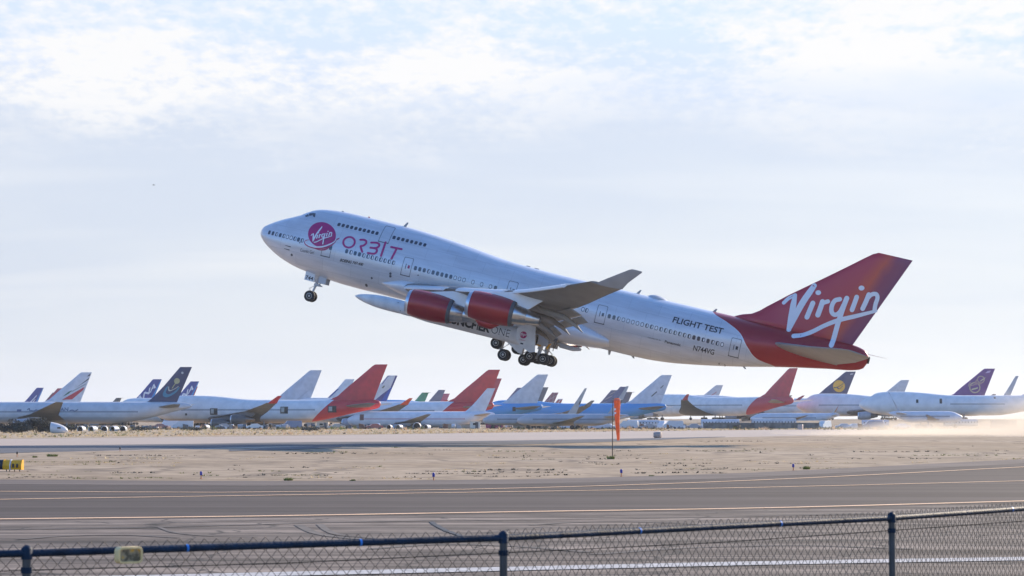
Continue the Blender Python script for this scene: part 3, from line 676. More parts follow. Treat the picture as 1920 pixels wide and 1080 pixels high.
def place_window(px, py, kind):
    y = -3.2
    for _ in range(4): p = B(px, py, y); y = -J.ys(p[0], p[2])
    x, z = p[0], p[2]; e = .05
    nx = np.cross(np.array([2*e, -J.ys(x+e,z)+J.ys(x-e,z), 0]), np.array([0, -J.ys(x,z+e)+J.ys(x,z-e), 2*e])); nx /= np.linalg.norm(nx)   # outward is -y
    if nx[1] > 0: nx = -nx
    yb = -nx; xb = np.array([1,0,0])-yb*yb[0]; xb /= np.linalg.norm(xb); zb = np.cross(xb, yb)
    o = link('window', WM[kind], jet); o.matrix_local = Matrix(((xb[0],yb[0],zb[0],x),(xb[1],yb[1],zb[1],y),(xb[2],yb[2],zb[2],z),(0,0,0,1)))
def row(a, b_, n, kinds):
    for k in range(n):
        t = k/max(n-1, 1); place_window(a[0]+(b_[0]-a[0])*t, a[1]+(b_[1]-a[1])*t, int(kinds[k % len(kinds)]))
row((635.6,421),(706.9,437.4),10,'0'); row((738.9,445.4),(796.5,459.3),8,'0')
row((505,435.8),(566.5,450.8),10,'0010122101'); row((619.8,464.8),(619.8,464.8),1,'0')
row((650,471.1),(737.8,492.6),12,'010011111111'); row((778.9,502.8),(870,525),12,'000100000222')
for q, kd in (((886.7,529),2),((903,533.3),2),((919.6,537.4),2),((928.9,539.8),0)): place_window(*q, kd)
row((1093,580),(1099,581.8),1,'2'); place_window(1100,582,1); row((1142.4,593),(1354,646),25,'0012222211211111110010112')
def patch(mb, poly_fn, nx_, nz_, d):
    vs = []; 
    for j in range(nz_+1):
        for i in range(nx_+1): x, z = poly_fn(i/nx_, j/nz_); vs.append(on_hull(x, z, d))
    mb.add(vs, [(j*(nx_+1)+i, j*(nx_+1)+i+1, (j+1)*(nx_+1)+i+1, (j+1)*(nx_+1)+i) for j in range(nz_) for i in range(nx_)])
def door(px, py, w=1.10, h=2.0, handle=True, win=True, red=False):
    y = -3.2
    for _ in range(4): p = B(px, py, y); y = -J.ys(p[0], p[2])
    x0, z0 = p[0], p[2]; m = MB(); lw = .05
    o1 = rrect(w, h, .14, 4)
    def dens(pl): 
        out = []
        for i in range(len(pl)):
            a, b_ = np.array(pl[i]), np.array(pl[(i+1) % len(pl)]); k = max(1, int(np.linalg.norm(b_-a)/.2)); out += [a+(b_-a)*j/k for j in range(k)]
        return out
    o1 = dens(o1); n = len(o1); sc = lambda q, s_: (q[0]*(w-s_)/w, q[1]*(h-s_)/h)
    vs = [on_hull(x0+q[0], z0+q[1], .012) for q in o1]+[on_hull(x0+sc(q, 2*lw)[0], z0+sc(q, 2*lw)[1], .012) for q in o1]
    m.add(vs, [(i,(i+1) % n,n+(i+1) % n,n+i) for i in range(n)])
    m.add([on_hull(x0+a, z0+b_, .016) for a, b_ in ((-w*.52,-h/2-.02),(w*.52,-h/2-.02),(w*.52,-h/2+.07),(-w*.52,-h/2+.07))], [(0,1,2,3)])
    o = m.build('door', M['line'], jet, smooth=False)
    if handle: patch_m = MB(); patch(patch_m, lambda a, b_: (x0-.18+.08*a, z0-.25+.55*b_), 1, 3, .014); patch_m.build('door_handle', M['line'], o, smooth=False)
    if win: pm = MB(); patch(pm, lambda a, b_: (x0+.08+.24*a, z0-.16+.36*b_), 1, 2, .014); pm.build('door_window', M['crimson'] if red else M['glass'], o, smooth=False)
    return o
door(613,465,1.07,1.95,False,False); door(763,500,1.08,2.05,red=True); door(959,544.5,1.08,2.0); door(1127,589.5); door(1378,652); door(725,439.5,1.18,1.95,False,False)
# cockpit glazing
m = MB()
for q in ([(572,404.5),(577.5,401.2),(579.5,405.2),(573.5,406.5)], [(578.5,400.8),(584,398.8),(586.5,403),(580.5,404.8)], [(585,398.8),(592,400),(590.5,407.5),(587.5,406)]):
    c = [np.array(z1b(((x-480)*5.4, (y-380)*5.4))) for x, y in q]
    patch(m, lambda a, b_: tuple((c[3]*(1-a)+c[2]*a)*(1-b_)+(c[0]*(1-a)+c[1]*a)*b_), 4, 4, .03)
m.build('cockpit_window', M['glass'], jet, smooth=False)
# blades, beacon, dish blister, vents
def blade(px, py, h, dx, dz, up_=True, mat='grey', ln=.35):
    p = B(px, py, 0); x, z = p[0], p[2]; s_ = 1 if up_ else -1; z0 = (J.t(x) if up_ else J.b(x))-s_*.05
    secs = [[(x,-.03,z0),(x+ln,-.02,z0),(x+ln,.02,z0),(x,.03,z0)], [(x+dx,-.02,z0+s_*h),(x+dx+ln*.5,-.01,z0+s_*h),(x+dx+ln*.5,.01,z0+s_*h),(x+dx,.02,z0+s_*h)]]
    return MB().loft(secs).build('antenna', M[mat], jet, smooth=False)
blade(756,424,.55,.35,0); blade(1193,548,.5,.35,0); blade(1336,583,.4,.3,0); blade(641,395,.15,.05,0); blade(984,498,.12,.25,0,ln=.7); blade(1000,502,.12,.25,0,ln=.7)
blade(690,409,.16,.0,0,mat='red',ln=.3)
blade(1139,661,.5,.15,0,False); blade(1182,670,.25,.3,0,False); blade(1391,688,.22,.35,0,False); blade(1030,640,.2,.1,0,False)
secs = []
for t in np.linspace(0, 1, 13):
    x = 44.1+2.35*t; hh = .48*math.sin(math.pi*min(max(t,.02),.98))**.55*(1-.35*t); ww = .95*math.sin(math.pi*min(max(t,.02),.98))**.6
    secs.append([(x, ww*math.cos(math.pi*k/8), J.t(x)-.10+hh*math.sin(math.pi*k/8)+(.0 if 0 < k < 8 else -.15)) for k in range(9)])
MB().loft(secs).build('antenna_dome', M['lgrey'], jet)
m = MB()
for px, py, s_ in ((687,535,.16),(732,513,.14),(732,518,.14),(562,455,.08),(547,478,.14),(568,452,.07),(697,521.5,.12),(784,516,.08)):
    x, z = z1b(((px-480)*5.4, (py-380)*5.4)); paint(m, disc2d((x, z), s_, s_, n=12, rings=1), lambda v: v, on_hull, .012)
for px, py in ((535,460),(533,466)):
    x, z = z1b(((px-480)*5.4, (py-380)*5.4)); paint(m, stroke2d([(x,z),(x+.65,z-.03)], [.05,.10]), lambda v: v, on_hull, .02)
x, z = pb(1350,682,-2.6); paint(m, stroke2d([(x-.25,z),(x+.25,z)], .22), lambda v: v, on_hull, .012)
m.build('vent', M['line'], jet, smooth=False)
m = MB().tube([(35.6,-1.2,-3.9),(36.4,-1.2,-4.25),(37.8,-1.2,-4.32),(38.6,-1.2,-4.2),(38.7,-1.2,-4.15)], [.1,.3,.26,.16,.04], 10); m.build('drain_fairing', M['lgrey'], jet)

# undercarriage
def strut_set(name, x, y, ztop, ax, truck, wheels_dy=.56):
    g = MB()
    (xa, za), (xb, zb) = truck; mx, mz = (xa+xb)/2, (za+zb)/2
    g.tube([(ax, y, ztop), (mx, y, mz)], [.24,.19], 12).tube([(ax+.0, y, ztop+.2), (mx, y, mz+.9)], .27, 12)
    g.tube([(xa, y, za), (xb, y, zb)], .15, 8)
    g.tube([(mx+.05, y, mz+1.2), (mx+.75, y, mz+.75), (mx+.1, y, mz+.1)], .07, 6).tube([(ax+1.5, y, ztop+.1), (mx+.1, y, mz+1.3)], .09, 6).tube([(ax-.9, y+.3, ztop+.2), (mx-.05, y, mz+1.5)], .06, 6)
    o = g.build(name, M['lgrey'], jet)
    for (wx, wz) in truck:
        MB().tube([(wx, y-.75, wz), (wx, y+.75, wz)], .09, 8).build('axle', M['rim'], o)
        for dy in (-wheels_dy, wheels_dy): wheel(o, wx, y+dy, wz)
    return o
pA = B(930,643,-6.2); pB = B(943,665,-6.2); wgL = ((pA[0],pA[2]),(pB[0],pB[2])); pC = B(993,668,-2.6); pD = B(1018,673,-2.6); bgL = ((pC[0],pC[2]),(pD[0],pD[2]))
for s_ in (-1, 1):
    strut_set('wing_landing_gear', 31.2, s_*5.5, -2.9, 31.2, wgL)
    strut_set('body_landing_gear', 34.6, s_*1.95, -3.9, 34.6, bgL)
    m = MB().box(33.4,35.3,s_*3.05-.04,s_*3.05+.04,-4.75,-3.7); m.build('gear_door', M['lgrey'], jet, smooth=False)
m = MB().add([(30.2,-6.75,-3.2),(31.9,-6.75,-3.2),(31.6,-6.6,-4.9),(30.7,-6.6,-5.1)]+[(30.2,-6.68,-3.2),(31.9,-6.68,-3.2),(31.6,-6.53,-4.9),(30.7,-6.53,-5.1)], [(0,1,2,3),(7,6,5,4),(0,4,5,1),(1,5,6,2),(2,6,7,3),(3,7,4,0)]); m.build('gear_door', M['lgrey'], jet, smooth=False)
m = MB().tube([(34.2,-1.9,-3.8),(34.0,-1.9,-4.8)], .32, 8).tube([(35.4,-1.2,-3.8),(35.1,-1.8,-5.0)], .12, 8).box(33.6,34.5,-2.3,-1.5,-4.9,-4.4); m.build('gear_housing', M['yellow'], jet, smooth=False)
m = MB()
for k in range(9): m.tube([(33.3+k*.33, -1.4+.3*(k % 3), -3.8), (33.5+k*.3+.2*(k % 2), -1.7, -4.7-.12*(k % 4))], .035+.01*(k % 3), 5)
m.box(33.0,36.2,-2.9,2.9,-4.05,-3.7); m.build('gear_bay', M['dmetal'], jet, smooth=False)
pN = B(580.5,555,-.45); nx_, nz_ = pN[0], pN[2]
g = MB().tube([(7.95,0,-3.0),(nx_+.05,0,nz_+.25)], [.16,.11], 10).tube([(7.95,0,-3.0),(nx_+.28,0,nz_+1.35)], .18, 10).tube([(8.9,0,-3.2),(nx_+.3,0,nz_+1.2)], .07, 6).tube([(6.9,0,-3.0),(nx_+.35,0,nz_+1.5)], .05, 6)
g.tube([(nx_+.3,0,nz_+1.35),(nx_-.35,0,nz_+.85),(nx_,0,nz_+.2)], .05, 6).box(nx_+.1,nx_+.75,-.25,.25,nz_+1.25,nz_+1.5).tube([(nx_,-.45,nz_),(nx_,.45,nz_)], .08, 8)
g.box(nx_+.6,nx_+1.0,-.12,.12,nz_+1.28,nz_+1.42)
ng = g.build('nose_landing_gear', M['lgrey'], jet)
for dy in (-.46, .46): wheel(ng, nx_, dy, nz_, r=.62, w=.42)
gd = []
for s_ in (-1, 1):
    yy = s_*.75; a = [B(575.5,512.5,-.8), B(592,516.5,-.8), B(589,521.5,-.8), B(573.5,516,-.8)]; p0, p1 = a[0], a[1]
    m = MB().box(p0[0]-.15,p0[0]+.95,yy-.03,yy+.03,-3.95,-2.9); d_ = m.build('nose_gear_door', M['white'], ng, smooth=False)
    if s_ < 0: lettering('lettering', '744', (p0[0]-.05,-3.85), (p0[0]+.85,-3.85), .42, lambda u, v: Vector((u, yy-.036, v)), M['black'], d_, 0, .02)
    m = MB().box(8.1,8.95,yy-.03,yy+.03,-3.95,-3.1); m.build('nose_gear_door', M['lgrey'], ng, smooth=False)

# ------------------------------------------------------------------ the rocket under the near wing
rk = empty('rocket'); rk.matrix_world = MAT
tag(rk, 'long white rocket with round red emblem slung under the near wing of the jet', 'rocket')
RY, RZ = -7.3, -4.41
prof = [(14.45,.02),(14.6,.14),(15.0,.30),(15.7,.48),(16.7,.64),(17.6,.71),(18.6,.73),(19.6,.73),(19.62,.71),(19.9,.71),(20.0,.74),(20.9,.745),(20.95,.72),(21.1,.74),(22.2,.84),(23.0,.90),(28.4,.91),(28.42,.93),(28.5,.93),(28.52,.91),(31.0,.91),(33.0,.92),(33.6,.92),(33.62,.8)]
rb = MB().lathe(prof, 'x', (0,RY,RZ), 48).build('rocket_body', M['rocket'], rk, ang=30)
m = MB(); m.lathe([(0,.34),(.3,.36),(.8,.46),(1.35,.60),(1.36,.57),(.8,.42),(.3,.3)], 'x', (33.6,RY,RZ), 28, True, True); m.build('rocket_nozzle', M['metal'], rk)
MB().lathe([(0,.56),(.02,.5),(-.3,.4)], 'x', (34.94,RY,RZ), 24, False, True).build('nozzle_throat', M['dark'], rk)
def fin_slab(pts, y, th):    # x,z outline plus y
    n_ = len(pts); m = MB().add([(a, y-th/2, b_) for a, b_ in pts]+[(a, y+th/2, b_) for a, b_ in pts], [tuple(range(n_))[::-1], tuple(range(n_, 2*n_))]+[(i,(i+1) % n_,n_+(i+1) % n_,n_+i) for i in range(n_)]); return m
bq = lambda px, py, y: (float(B(px,py,y)[0]), float(B(px,py,y)[2]))
fin_slab([bq(970,615,-8.2),bq(993,604,-8.2),bq(1005,607,-8.2),bq(1003,660,-8.2),bq(993,661,-8.2),bq(976,649,-8.2),bq(968,638,-8.2)], -8.25, .10).build('rocket_fin', M['rocket'], rk, smooth=False)
for dy, dz in ((.0,1.0),(1.0,0.0),(0.0,-1.0)):
    m = MB(); a = [(31.7,.85),(33.3,1.75),(33.7,1.75),(33.7,.85)]
    vs = []
    for th in (-.05,.05):
        for x, r_ in a: vs.append((x, RY+dy*r_+th*abs(dz), RZ+dz*r_+th*abs(dy)))
    m.add(vs, [(0,1,2,3),(7,6,5,4),(0,4,5,1),(1,5,6,2),(2,6,7,3),(3,7,4,0)]).build('rocket_fin', M['rocket'], rk, smooth=False)
MB().loft([[(x,RY-.25*s_,-2.2-.5*(x > 30)),(x,RY+.25*s_,-2.2-.5*(x > 30)),(x,RY+.3*s_,RZ+.7),(x,RY-.3*s_,RZ+.7)] for x, s_ in ((20.5,.3),(22,1),(30,1),(32.5,.4))]).build('launch_pylon', M['hullplain'], rk)
def on_rk(d, r_=.91): return lambda u, v: Vector((u, RY-math.sqrt(max((r_+d)**2-(v-RZ)**2, .01)), v))
lettering('lettering', 'LAUNCHER', pb(823,600,-8.2), pb(917.5,623.6,-8.2), .80, on_rk(.012), M['black'], rb, 0, .05, 1.0)
lettering('lettering', 'ONE', pb(920,624,-8.2), pb(954,632.6,-8.2), .80, on_rk(.012), M['black'], rb, 0, -.012, 1.0)
m = MB(); c_ = bq(981.5,628,-8.3); vs, fs = disc2d(c_, .37, .37, n=28, rings=1); m.add([(v[0], -8.312, v[1]) for v in vs], fs); em = m.build('round_emblem', M['crimson'], rk, smooth=False)
m = MB()
for k, (pts, w) in enumerate(SCRIPT):
    q = [((p[0]-1030)*.00088+c_[0], -(p[1]-560)*.00088+c_[1]) for p in pts]; vs, fs = stroke2d(q, [ww*.00088 for ww in (w if isinstance(w, list) else [w, w])], 4); m.add([(v[0], -8.318-.002*k, v[1]) for v in vs], fs)
m.build('emblem_script', M['letterwhite'], em, smooth=False)
lettering('lettering', 'ORBIT', (c_[0]-.35,c_[1]-.62), (c_[0]+.35,c_[1]-.62), .13, lambda u, v: Vector((u,-8.312,v)), M['crimson'], rk)
m = MB(); vs = [(c_[0]-.1,-8.312,c_[1]-1.0),(c_[0]+.2,-8.312,c_[1]-1.0),(c_[0]+.2,-8.312,c_[1]-.85),(c_[0]-.1,-8.312,c_[1]-.85)]; m.add(vs, [(0,1,2,3)]).build('flag_marking', M['black'], rk, smooth=False)
m = MB()
for x, a in ((19.4,150),(19.85,215),(20.75,160)):
    for w_ in (0,): m.box(x,x+.08,RY+.74*math.cos(R(a))-.03,RY+.74*math.cos(R(a))+.03,RZ+.74*math.sin(R(a))-.04,RZ+.74*math.sin(R(a))+.04)
m.build('fitting', M['line'], rk, smooth=False)
# ------------------------------------------------------------------ parked airliners of the boneyard
def livery(name, base, line=None, belly=None, aftc=None, aftline=None, zline=.25, topc=None, ztop=1.2):
    m = bpy.data.materials.new(name); m.use_nodes = True; t = m.node_tree; b = t.nodes['Principled BSDF']
    g = N(t, 'ShaderNodeTexCoord'); s = N(t, 'ShaderNodeSeparateXYZ'); L(t, g.outputs['Object'], s.inputs[0]); X, Z = s.outputs[0], s.outputs[2]
    n = N(t, 'ShaderNodeTexNoise', i_Scale=0.5, i_Detail=6.0); L(t, g.outputs['Object'], n.inputs[0])
    c = mix(t, 1.0, tuple(base), ramp(t, n.outputs[0], [(0.3, 0.86), (0.7, 1.05)]), 'MULTIPLY')
    if topc: c = mix(t, math_(t, 'GREATER_THAN', Z, ztop), c, topc)
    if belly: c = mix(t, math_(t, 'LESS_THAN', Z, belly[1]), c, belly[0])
    if line:      # row of cabin windows
        w = N(t, 'ShaderNodeTexWave', i_Scale=1.1, wave_type='BANDS', bands_direction='X'); L(t, g.outputs['Object'], w.inputs[0])
        d = math_(t, 'LESS_THAN', math_(t, 'ABSOLUTE', math_(t, 'SUBTRACT', Z, zline)), .22)
        inx = math_(t, 'MULTIPLY', math_(t, 'GREATER_THAN', X, line[1]), math_(t, 'LESS_THAN', X, line[2]))
        c = mix(t, math_(t, 'MULTIPLY', math_(t, 'MULTIPLY', d, inx), ramp(t, w.outputs[0], [(0.35, .35), (0.6, .9)])), c, line[0])
    if aftc:
        q = math_(t, 'MULTIPLY_ADD', Z, -aftline[1], X); c = mix(t, math_(t, 'GREATER_THAN', q, aftline[0]), c, aftc)
    L(t, c, b.inputs['Base Color']); b.inputs['Roughness'].default_value = 0.45
    return m
def twin_hull(L_, R_, low=0.0):
    top = [(0,-.1*R_),(.08*R_,.14*R_),(.4*R_,.36*R_),(.9*R_,.58*R_),(1.35*R_,.80*R_),(2*R_,.95*R_),(2.8*R_,R_),(.9*L_,R_),(.96*L_,.93*R_),(.995*L_,.75*R_),(L_,.62*R_)]
    bot = [(0,-.14*R_),(.1*R_,-.38*R_),(.5*R_,-.66*R_),(1.2*R_,-.9*R_),(2.2*R_,-1.0*R_),(.68*L_,-1.0*R_),(.75*L_,-.86*R_),(.84*L_,-.45*R_),(.94*L_,.15*R_),(.99*L_,.45*R_),(L_,.58*R_)]
    wid = [(0,0),(.1*R_,.3*R_),(.5*R_,.6*R_),(1.2*R_,.86*R_),(2.4*R_,R_),(.7*L_,R_),(.82*L_,.78*R_),(.93*L_,.42*R_),(.99*L_,.16*R_),(L_,.03*R_)]
    zcn = [(0,-.12*R_),(2.4*R_,0),(.7*L_,0),(.9*L_,.4*R_),(L_,.6*R_)]
    return Hull(top, bot, wid, zcn)
WHITE = (0.80,0.78,0.76); DK = (0.10,0.11,0.14)
PLANES = []
def airliner(label, kind, tip, yaw, base=WHITE, finc=(.6,.6,.62), group='airliners parked in the boneyard', line=(DK,8,60), belly=None, aft=None, aftline=None, L_=60, R_=3.0, fh=9.6, clear=None,
             wing=(.2,.19,.18), wltc=None, deco=(), engines=True, stabc=(.42,.42,.43), topc=None, ztop=1.2, fink=1.0, ttail=False, name='parked_airliner', cat='airliner', z0=0.0, engc=(.4,.4,.42), finn=1.0, winglet=True, stab=True, nwing=True):
    jumbo = kind == 'jumbo'
    cl = clear if clear is not None else (5.0 if jumbo else R_+1.3)
    ft = 13.3 if jumbo else R_+fh
    k = fh/9.6
    if jumbo: xle, xte = fin_le, fin_te; TT = (70.7, 13.3); zr = 3.0
    else:
        zr = R_*.8
        xle = pchip([(zr-.6, L_-15.5*k*finn), (R_, L_-12.6*k*finn), (R_+.9*k, L_-11.4*k*finn), (ft, L_-3.4*k*finn+ (1-finn)*2)]); xte = lambda z: L_-4.2*k+4.1*k*(z-R_)/(ft-R_); TT = (xte(ft), ft)
    p = G(tip[0], tip[1], TT[1]+cl+z0); a = R(yaw); loc = (p[0]-TT[0]*math.cos(a), p[1]+TT[0]*math.sin(a), z0)
    root = empty(name, loc, -a, label, cat, group); V = Matrix.Translation((0,0,cl))
    SX = lambda o: setattr(o, 'location', (0,0,cl)) or o
    hm = livery('livery', base, line, belly, aft, aftline, .25 if jumbo else .25*R_/3, topc, ztop)
    hull = J if jumbo else twin_hull(L_, R_)
    SX(hull.mesh(32, 2.5 if jumbo else L_/22).build('fuselage', hm, root))
    fm = pbr('fin_paint', finc, .45, var=.14, scale=.6); wm = pbr('wing_paint', wing, .5, var=.25, scale=.6); sm_ = pbr('stabilizer_paint', stabc, .5, var=.15); em_ = pbr('engine_paint', engc, .45, var=.2)
    pf = af(7, True); secs = []; TH_ = .09
    zs = [zr-.5, zr+.3, zr+.9, zr+2, (zr+ft)/2, ft-2, ft-.4, ft] if not jumbo else [2.4,3.0,3.6,4.2,5,7,9,11,12.8,13.28]
    for z in zs:
        c = xte(z)-xle(z); th = TH_*(.5 if z > ft-.1 else 1); secs.append([(xle(z)+x*c, t*th*c, z) for x, t in pf])
    fin_ = SX(MB().loft(secs).build('tail_fin', fm, root))
    def fy(u, v, d):
        z = zr+(ft-zr)*v; c = xte(z)-xle(z); t = min(max(u, .02), .98); x = xle(z)+u*c
        y = 5*TH_*c*(0.2969*math.sqrt(t)-0.126*t-0.3516*t*t+0.2843*t**3-0.1036*t**4); return (x, -y-d, z)
    for i, (typ, dat, w, col) in enumerate(deco):
        mb = MB(); cm = pbr('fin_marking_paint', col, .5, var=.08)
        if typ == 's': vs, fs = stroke2d(dat, w, 5)
        elif typ == 'p': vs, fs = [np.array(q) for q in dat], [tuple(range(len(dat)))]
        elif typ in 'dr':
            vs, fs = disc2d((0, 0), 1, 1, n=20, rings=2) if typ == 'd' else ring2d((0, 0), 1, 1, .22, n=24)
            zc_ = zr+(ft-zr)*dat[1]; cc = xte(zc_)-xle(zc_); xc_ = xle(zc_)+dat[0]*cc; rr_ = w*cc; v2 = []
            for v in vs:
                z = zc_+v[1]*rr_; x = xc_+v[0]*rr_; v2.append((min(max((x-xle(z))/(xte(z)-xle(z)), .02), .98), (z-zr)/(ft-zr)))
            vs = v2
        if typ in 'spdr':
            mb.add([fy(v[0], v[1], .03+.015*i) for v in vs], fs); mb.build('fin_marking', cm, fin_, smooth=False)
        if typ == 't':
            txt, a0, a1, h = dat
            lettering('fin_lettering', txt, (a0[0]*10, a0[1]*10), (a1[0]*10, a1[1]*10), h*10, lambda u, v: Vector(fy(u/10, v/10, .05)), cm, fin_, w, .03, 1, 1.0)
    if jumbo:
        for s_ in (-1, 1):
            if s_ < 0 and not nwing: continue
            w = wing_parts(root, s_, [wm], winglet, False, False, 0, pbr('winglet_paint', wltc, .45) if wltc else wm); w.location = (0,0,cl)
            if engines:
                for y, x, z, zl in ((11.7,21.9,-3.6,-1.6),(20.8,30.4,-2.5,-.3)):
                    e = engine(root, x, s_*y, z, [em_, M['lip'], M['dmetal'], M['dmetal']], False); e.location = (0,0,cl)
                    pylon(root, x, s_*y, z, zl, em_).location = (0,0,cl)
        if stab:
            for s_ in (-1, 1): SX(surf([(s_*1.0,58.0,1.3,7.8,.10,2),(s_*11,67.3,2.1,2.6,.08,2)], True, 6).build('stabilizer', sm_, root))
    else:
        b_ = L_*.46
        for s_ in (-1, 1):
            if nwing: SX(surf([(s_*R_*.4, .30*L_, -.55*R_, .20*L_, .12, 2), (s_*b_*.35, .30*L_+b_*.35*.62, -.5*R_+b_*.03, .115*L_, .1, 1), (s_*b_, .30*L_+b_*.62, -.3*R_+b_*.11, .03*L_, .09, 0)], n=6).build('wing', wm, root))
            if engines: engine(root, .30*L_+b_*.33*.62-4*k, s_*b_*.33, -1.05*R_, [em_, M['lip'], M['dmetal'], M['dmetal']], False, sx=.9*R_/2.6, r=R_/2.6*.9).location = (0,0,cl); pylon(root, .30*L_+b_*.33*.62-4*k, s_*b_*.33, -1.05*R_, -.42*R_, em_, R_/3).location = (0,0,cl)
            if not ttail: SX(surf([(s_*.3*R_, L_-9.6*k, .5*R_, 6.0*k, .1, 0), (s_*10*k, L_-3.2*k, .75*R_, 2.2*k, .08, 0)], True, 6).build('stabilizer', sm_, root))
            else: SX(surf([(s_*.05, TT[0]-3.0*k, ft-.1, 3.4*k, .1, 0), (s_*5.2*k, TT[0]-.4*k, ft-.1, 1.6*k, .08, 0)], True, 6).build('stabilizer', sm_, root))
    # undercarriage
    gx = (7.7, 31.5, 34.6) if jumbo else (.10*L_, .52*L_)
    belly_z = -3.5 if jumbo else -R_
    for i, x in enumerate(gx):
        for y in ((0,) if i == 0 else (-4.5, 4.5) if i == 1 else (-2, 2)):
            g = MB().tube([(x,y,belly_z+.4),(x,y,-cl+.55)], .2, 6).tube([(x-.6,y,-cl+.55),(x+.6,y,-cl+.55)], .1, 5).build('landing_gear', M['grey'], root); g.location = (0,0,cl)
            for dx in ((0,) if i == 0 else (-.7, .7)):
                for dy in (-.35, .35): wheel(g, x+dx, y+dy, -cl+.55, .55, .35, 12)
    PLANES.append(root); root['_cl'] = cl
    C.view_layer.update()
    def local(px, py):      # pixel -> (x, z) on the near flank in the hull's own frame
        ca, sa = math.cos(a), math.sin(a); o = np.array([0,0,H])-np.array(loc); d = ray(px, py)
        lo = np.array([o[0]*ca-o[1]*sa, o[0]*sa+o[1]*ca, o[2]-cl]); ld = np.array([d[0]*ca-d[1]*sa, d[0]*sa+d[1]*ca, d[2]])
        y = -3.1
        for _ in range(4): t = (y-lo[1])/ld[1]; q = lo+ld*t; y = -hull.ys(q[0], q[2])
        return q[0], q[2]
    def flank(name_, px0, py0, px1, py1, mat, d=.04, shape=None):
        x0, z1_ = local(px0, py0); x1, z0_ = local(px1, py1); mb = MB(); vs = []
        for j in range(5):
            for i in range(3): x = x0+(x1-x0)*i/2; z = z0_+(z1_-z0_)*j/4; vs.append((x, -hull.ys(x, z)-d, z))
        mb.add(vs, [(j*3+i, j*3+i+1, (j+1)*3+i+1, (j+1)*3+i) for j in range(4) for i in range(2)])
        return SX(mb.build(name_, mat, root, smooth=False))
    root_api = dict(root=root, local=local, flank=flank, hull=hull, cl=cl, SX=SX)
    return root_api
NAVY = (.025,.03,.09); RED = (.60,.035,.045); WT = (.74,.75,.78)
# near row
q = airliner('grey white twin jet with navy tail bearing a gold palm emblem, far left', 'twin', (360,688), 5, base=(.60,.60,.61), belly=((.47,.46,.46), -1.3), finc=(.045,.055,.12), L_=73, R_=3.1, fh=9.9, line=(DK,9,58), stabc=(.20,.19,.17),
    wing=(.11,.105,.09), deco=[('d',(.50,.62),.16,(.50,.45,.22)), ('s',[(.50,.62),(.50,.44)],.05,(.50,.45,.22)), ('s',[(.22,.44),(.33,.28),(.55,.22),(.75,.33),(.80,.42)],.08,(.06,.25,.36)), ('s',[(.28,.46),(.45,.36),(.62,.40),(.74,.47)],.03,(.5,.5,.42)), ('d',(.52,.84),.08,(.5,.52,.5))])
for tx, p0, p1, h in (('BIAN', (105,771.5), (128,770.5), 1.0),):
    a0, a1 = q['local'](*p0), q['local'](*p1)
    SC_ = lettering('lettering', tx, a0, a1, h, lambda u, v: Vector((u, -q['hull'].ys(u, v)-.04, v)), pbr('grey_blue_lettering', (.12,.15,.22), .5), q['root'], 0, .03, 1, 1.2); SC_.location = (0,0,q['cl'])
m = MB()
for pts in ([(52,768),(55,766),(56,770)], [(58,770),(64,770.5),(68,768.5),(71,770),(78,767.5)], [(86,769),(89,766),(92,768),(98,767)], [(131,770),(136,769),(140,771),(146,768)]):
    pl_ = [q['local'](*p) for p in pts]; vs, fs = stroke2d(pl_, .30, 4); m.add([(v[0], -q['hull'].ys(v[0], v[1])-.04, v[1]) for v in vs], fs)
q['SX'](m.build('script_lettering', pbr('grey_blue_script', (.12,.15,.22), .5), q['root'], smooth=False))
q['flank']('emblem', 32,767.5,40,772, pbr('emblem_blue', (.08,.12,.22), .5))
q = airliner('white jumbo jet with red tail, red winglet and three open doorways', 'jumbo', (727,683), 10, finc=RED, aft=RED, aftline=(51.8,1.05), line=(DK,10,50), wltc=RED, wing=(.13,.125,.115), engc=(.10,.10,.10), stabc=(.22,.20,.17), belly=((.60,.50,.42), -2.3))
DW = pbr('open_doorway_dark', (.06,.055,.045), .8); PNL = pbr('door_lining', (.42,.42,.38), .6)
for x0, y0, w_, h_ in ((394,765.5,14,12.5),(526,762.5,14,13),(615,761,16,12.5)):
    d_ = q['flank']('doorway', x0, y0, x0+w_, y0+h_, DW); d2 = q['flank']('door_lining', x0+1.5, y0+1.5, x0+w_*.5, y0+h_*.8, PNL, .07); d2.parent = d_; d2.location = (0,0,0)
q['flank']('vent', 347,775,351,779, DW)
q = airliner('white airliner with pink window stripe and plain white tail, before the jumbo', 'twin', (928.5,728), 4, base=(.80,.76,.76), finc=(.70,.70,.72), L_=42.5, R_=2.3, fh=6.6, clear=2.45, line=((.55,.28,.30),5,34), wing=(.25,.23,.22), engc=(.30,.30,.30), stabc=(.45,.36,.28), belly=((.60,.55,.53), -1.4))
q['flank']('doorway', 675,777,682,788, pbr('rusty_doorway', (.22,.10,.07), .7))
q = airliner('pale jumbo jet with weathered red tail and orange winglet, second red tail from the left', 'jumbo', (938,693), 8, finc=(.62,.045,.045), aft=(.62,.045,.045), aftline=(52.5,1.1), line=(DK,10,50), wltc=(.75,.10,.04), wing=(.20,.18,.16), stabc=(.30,.22,.18))
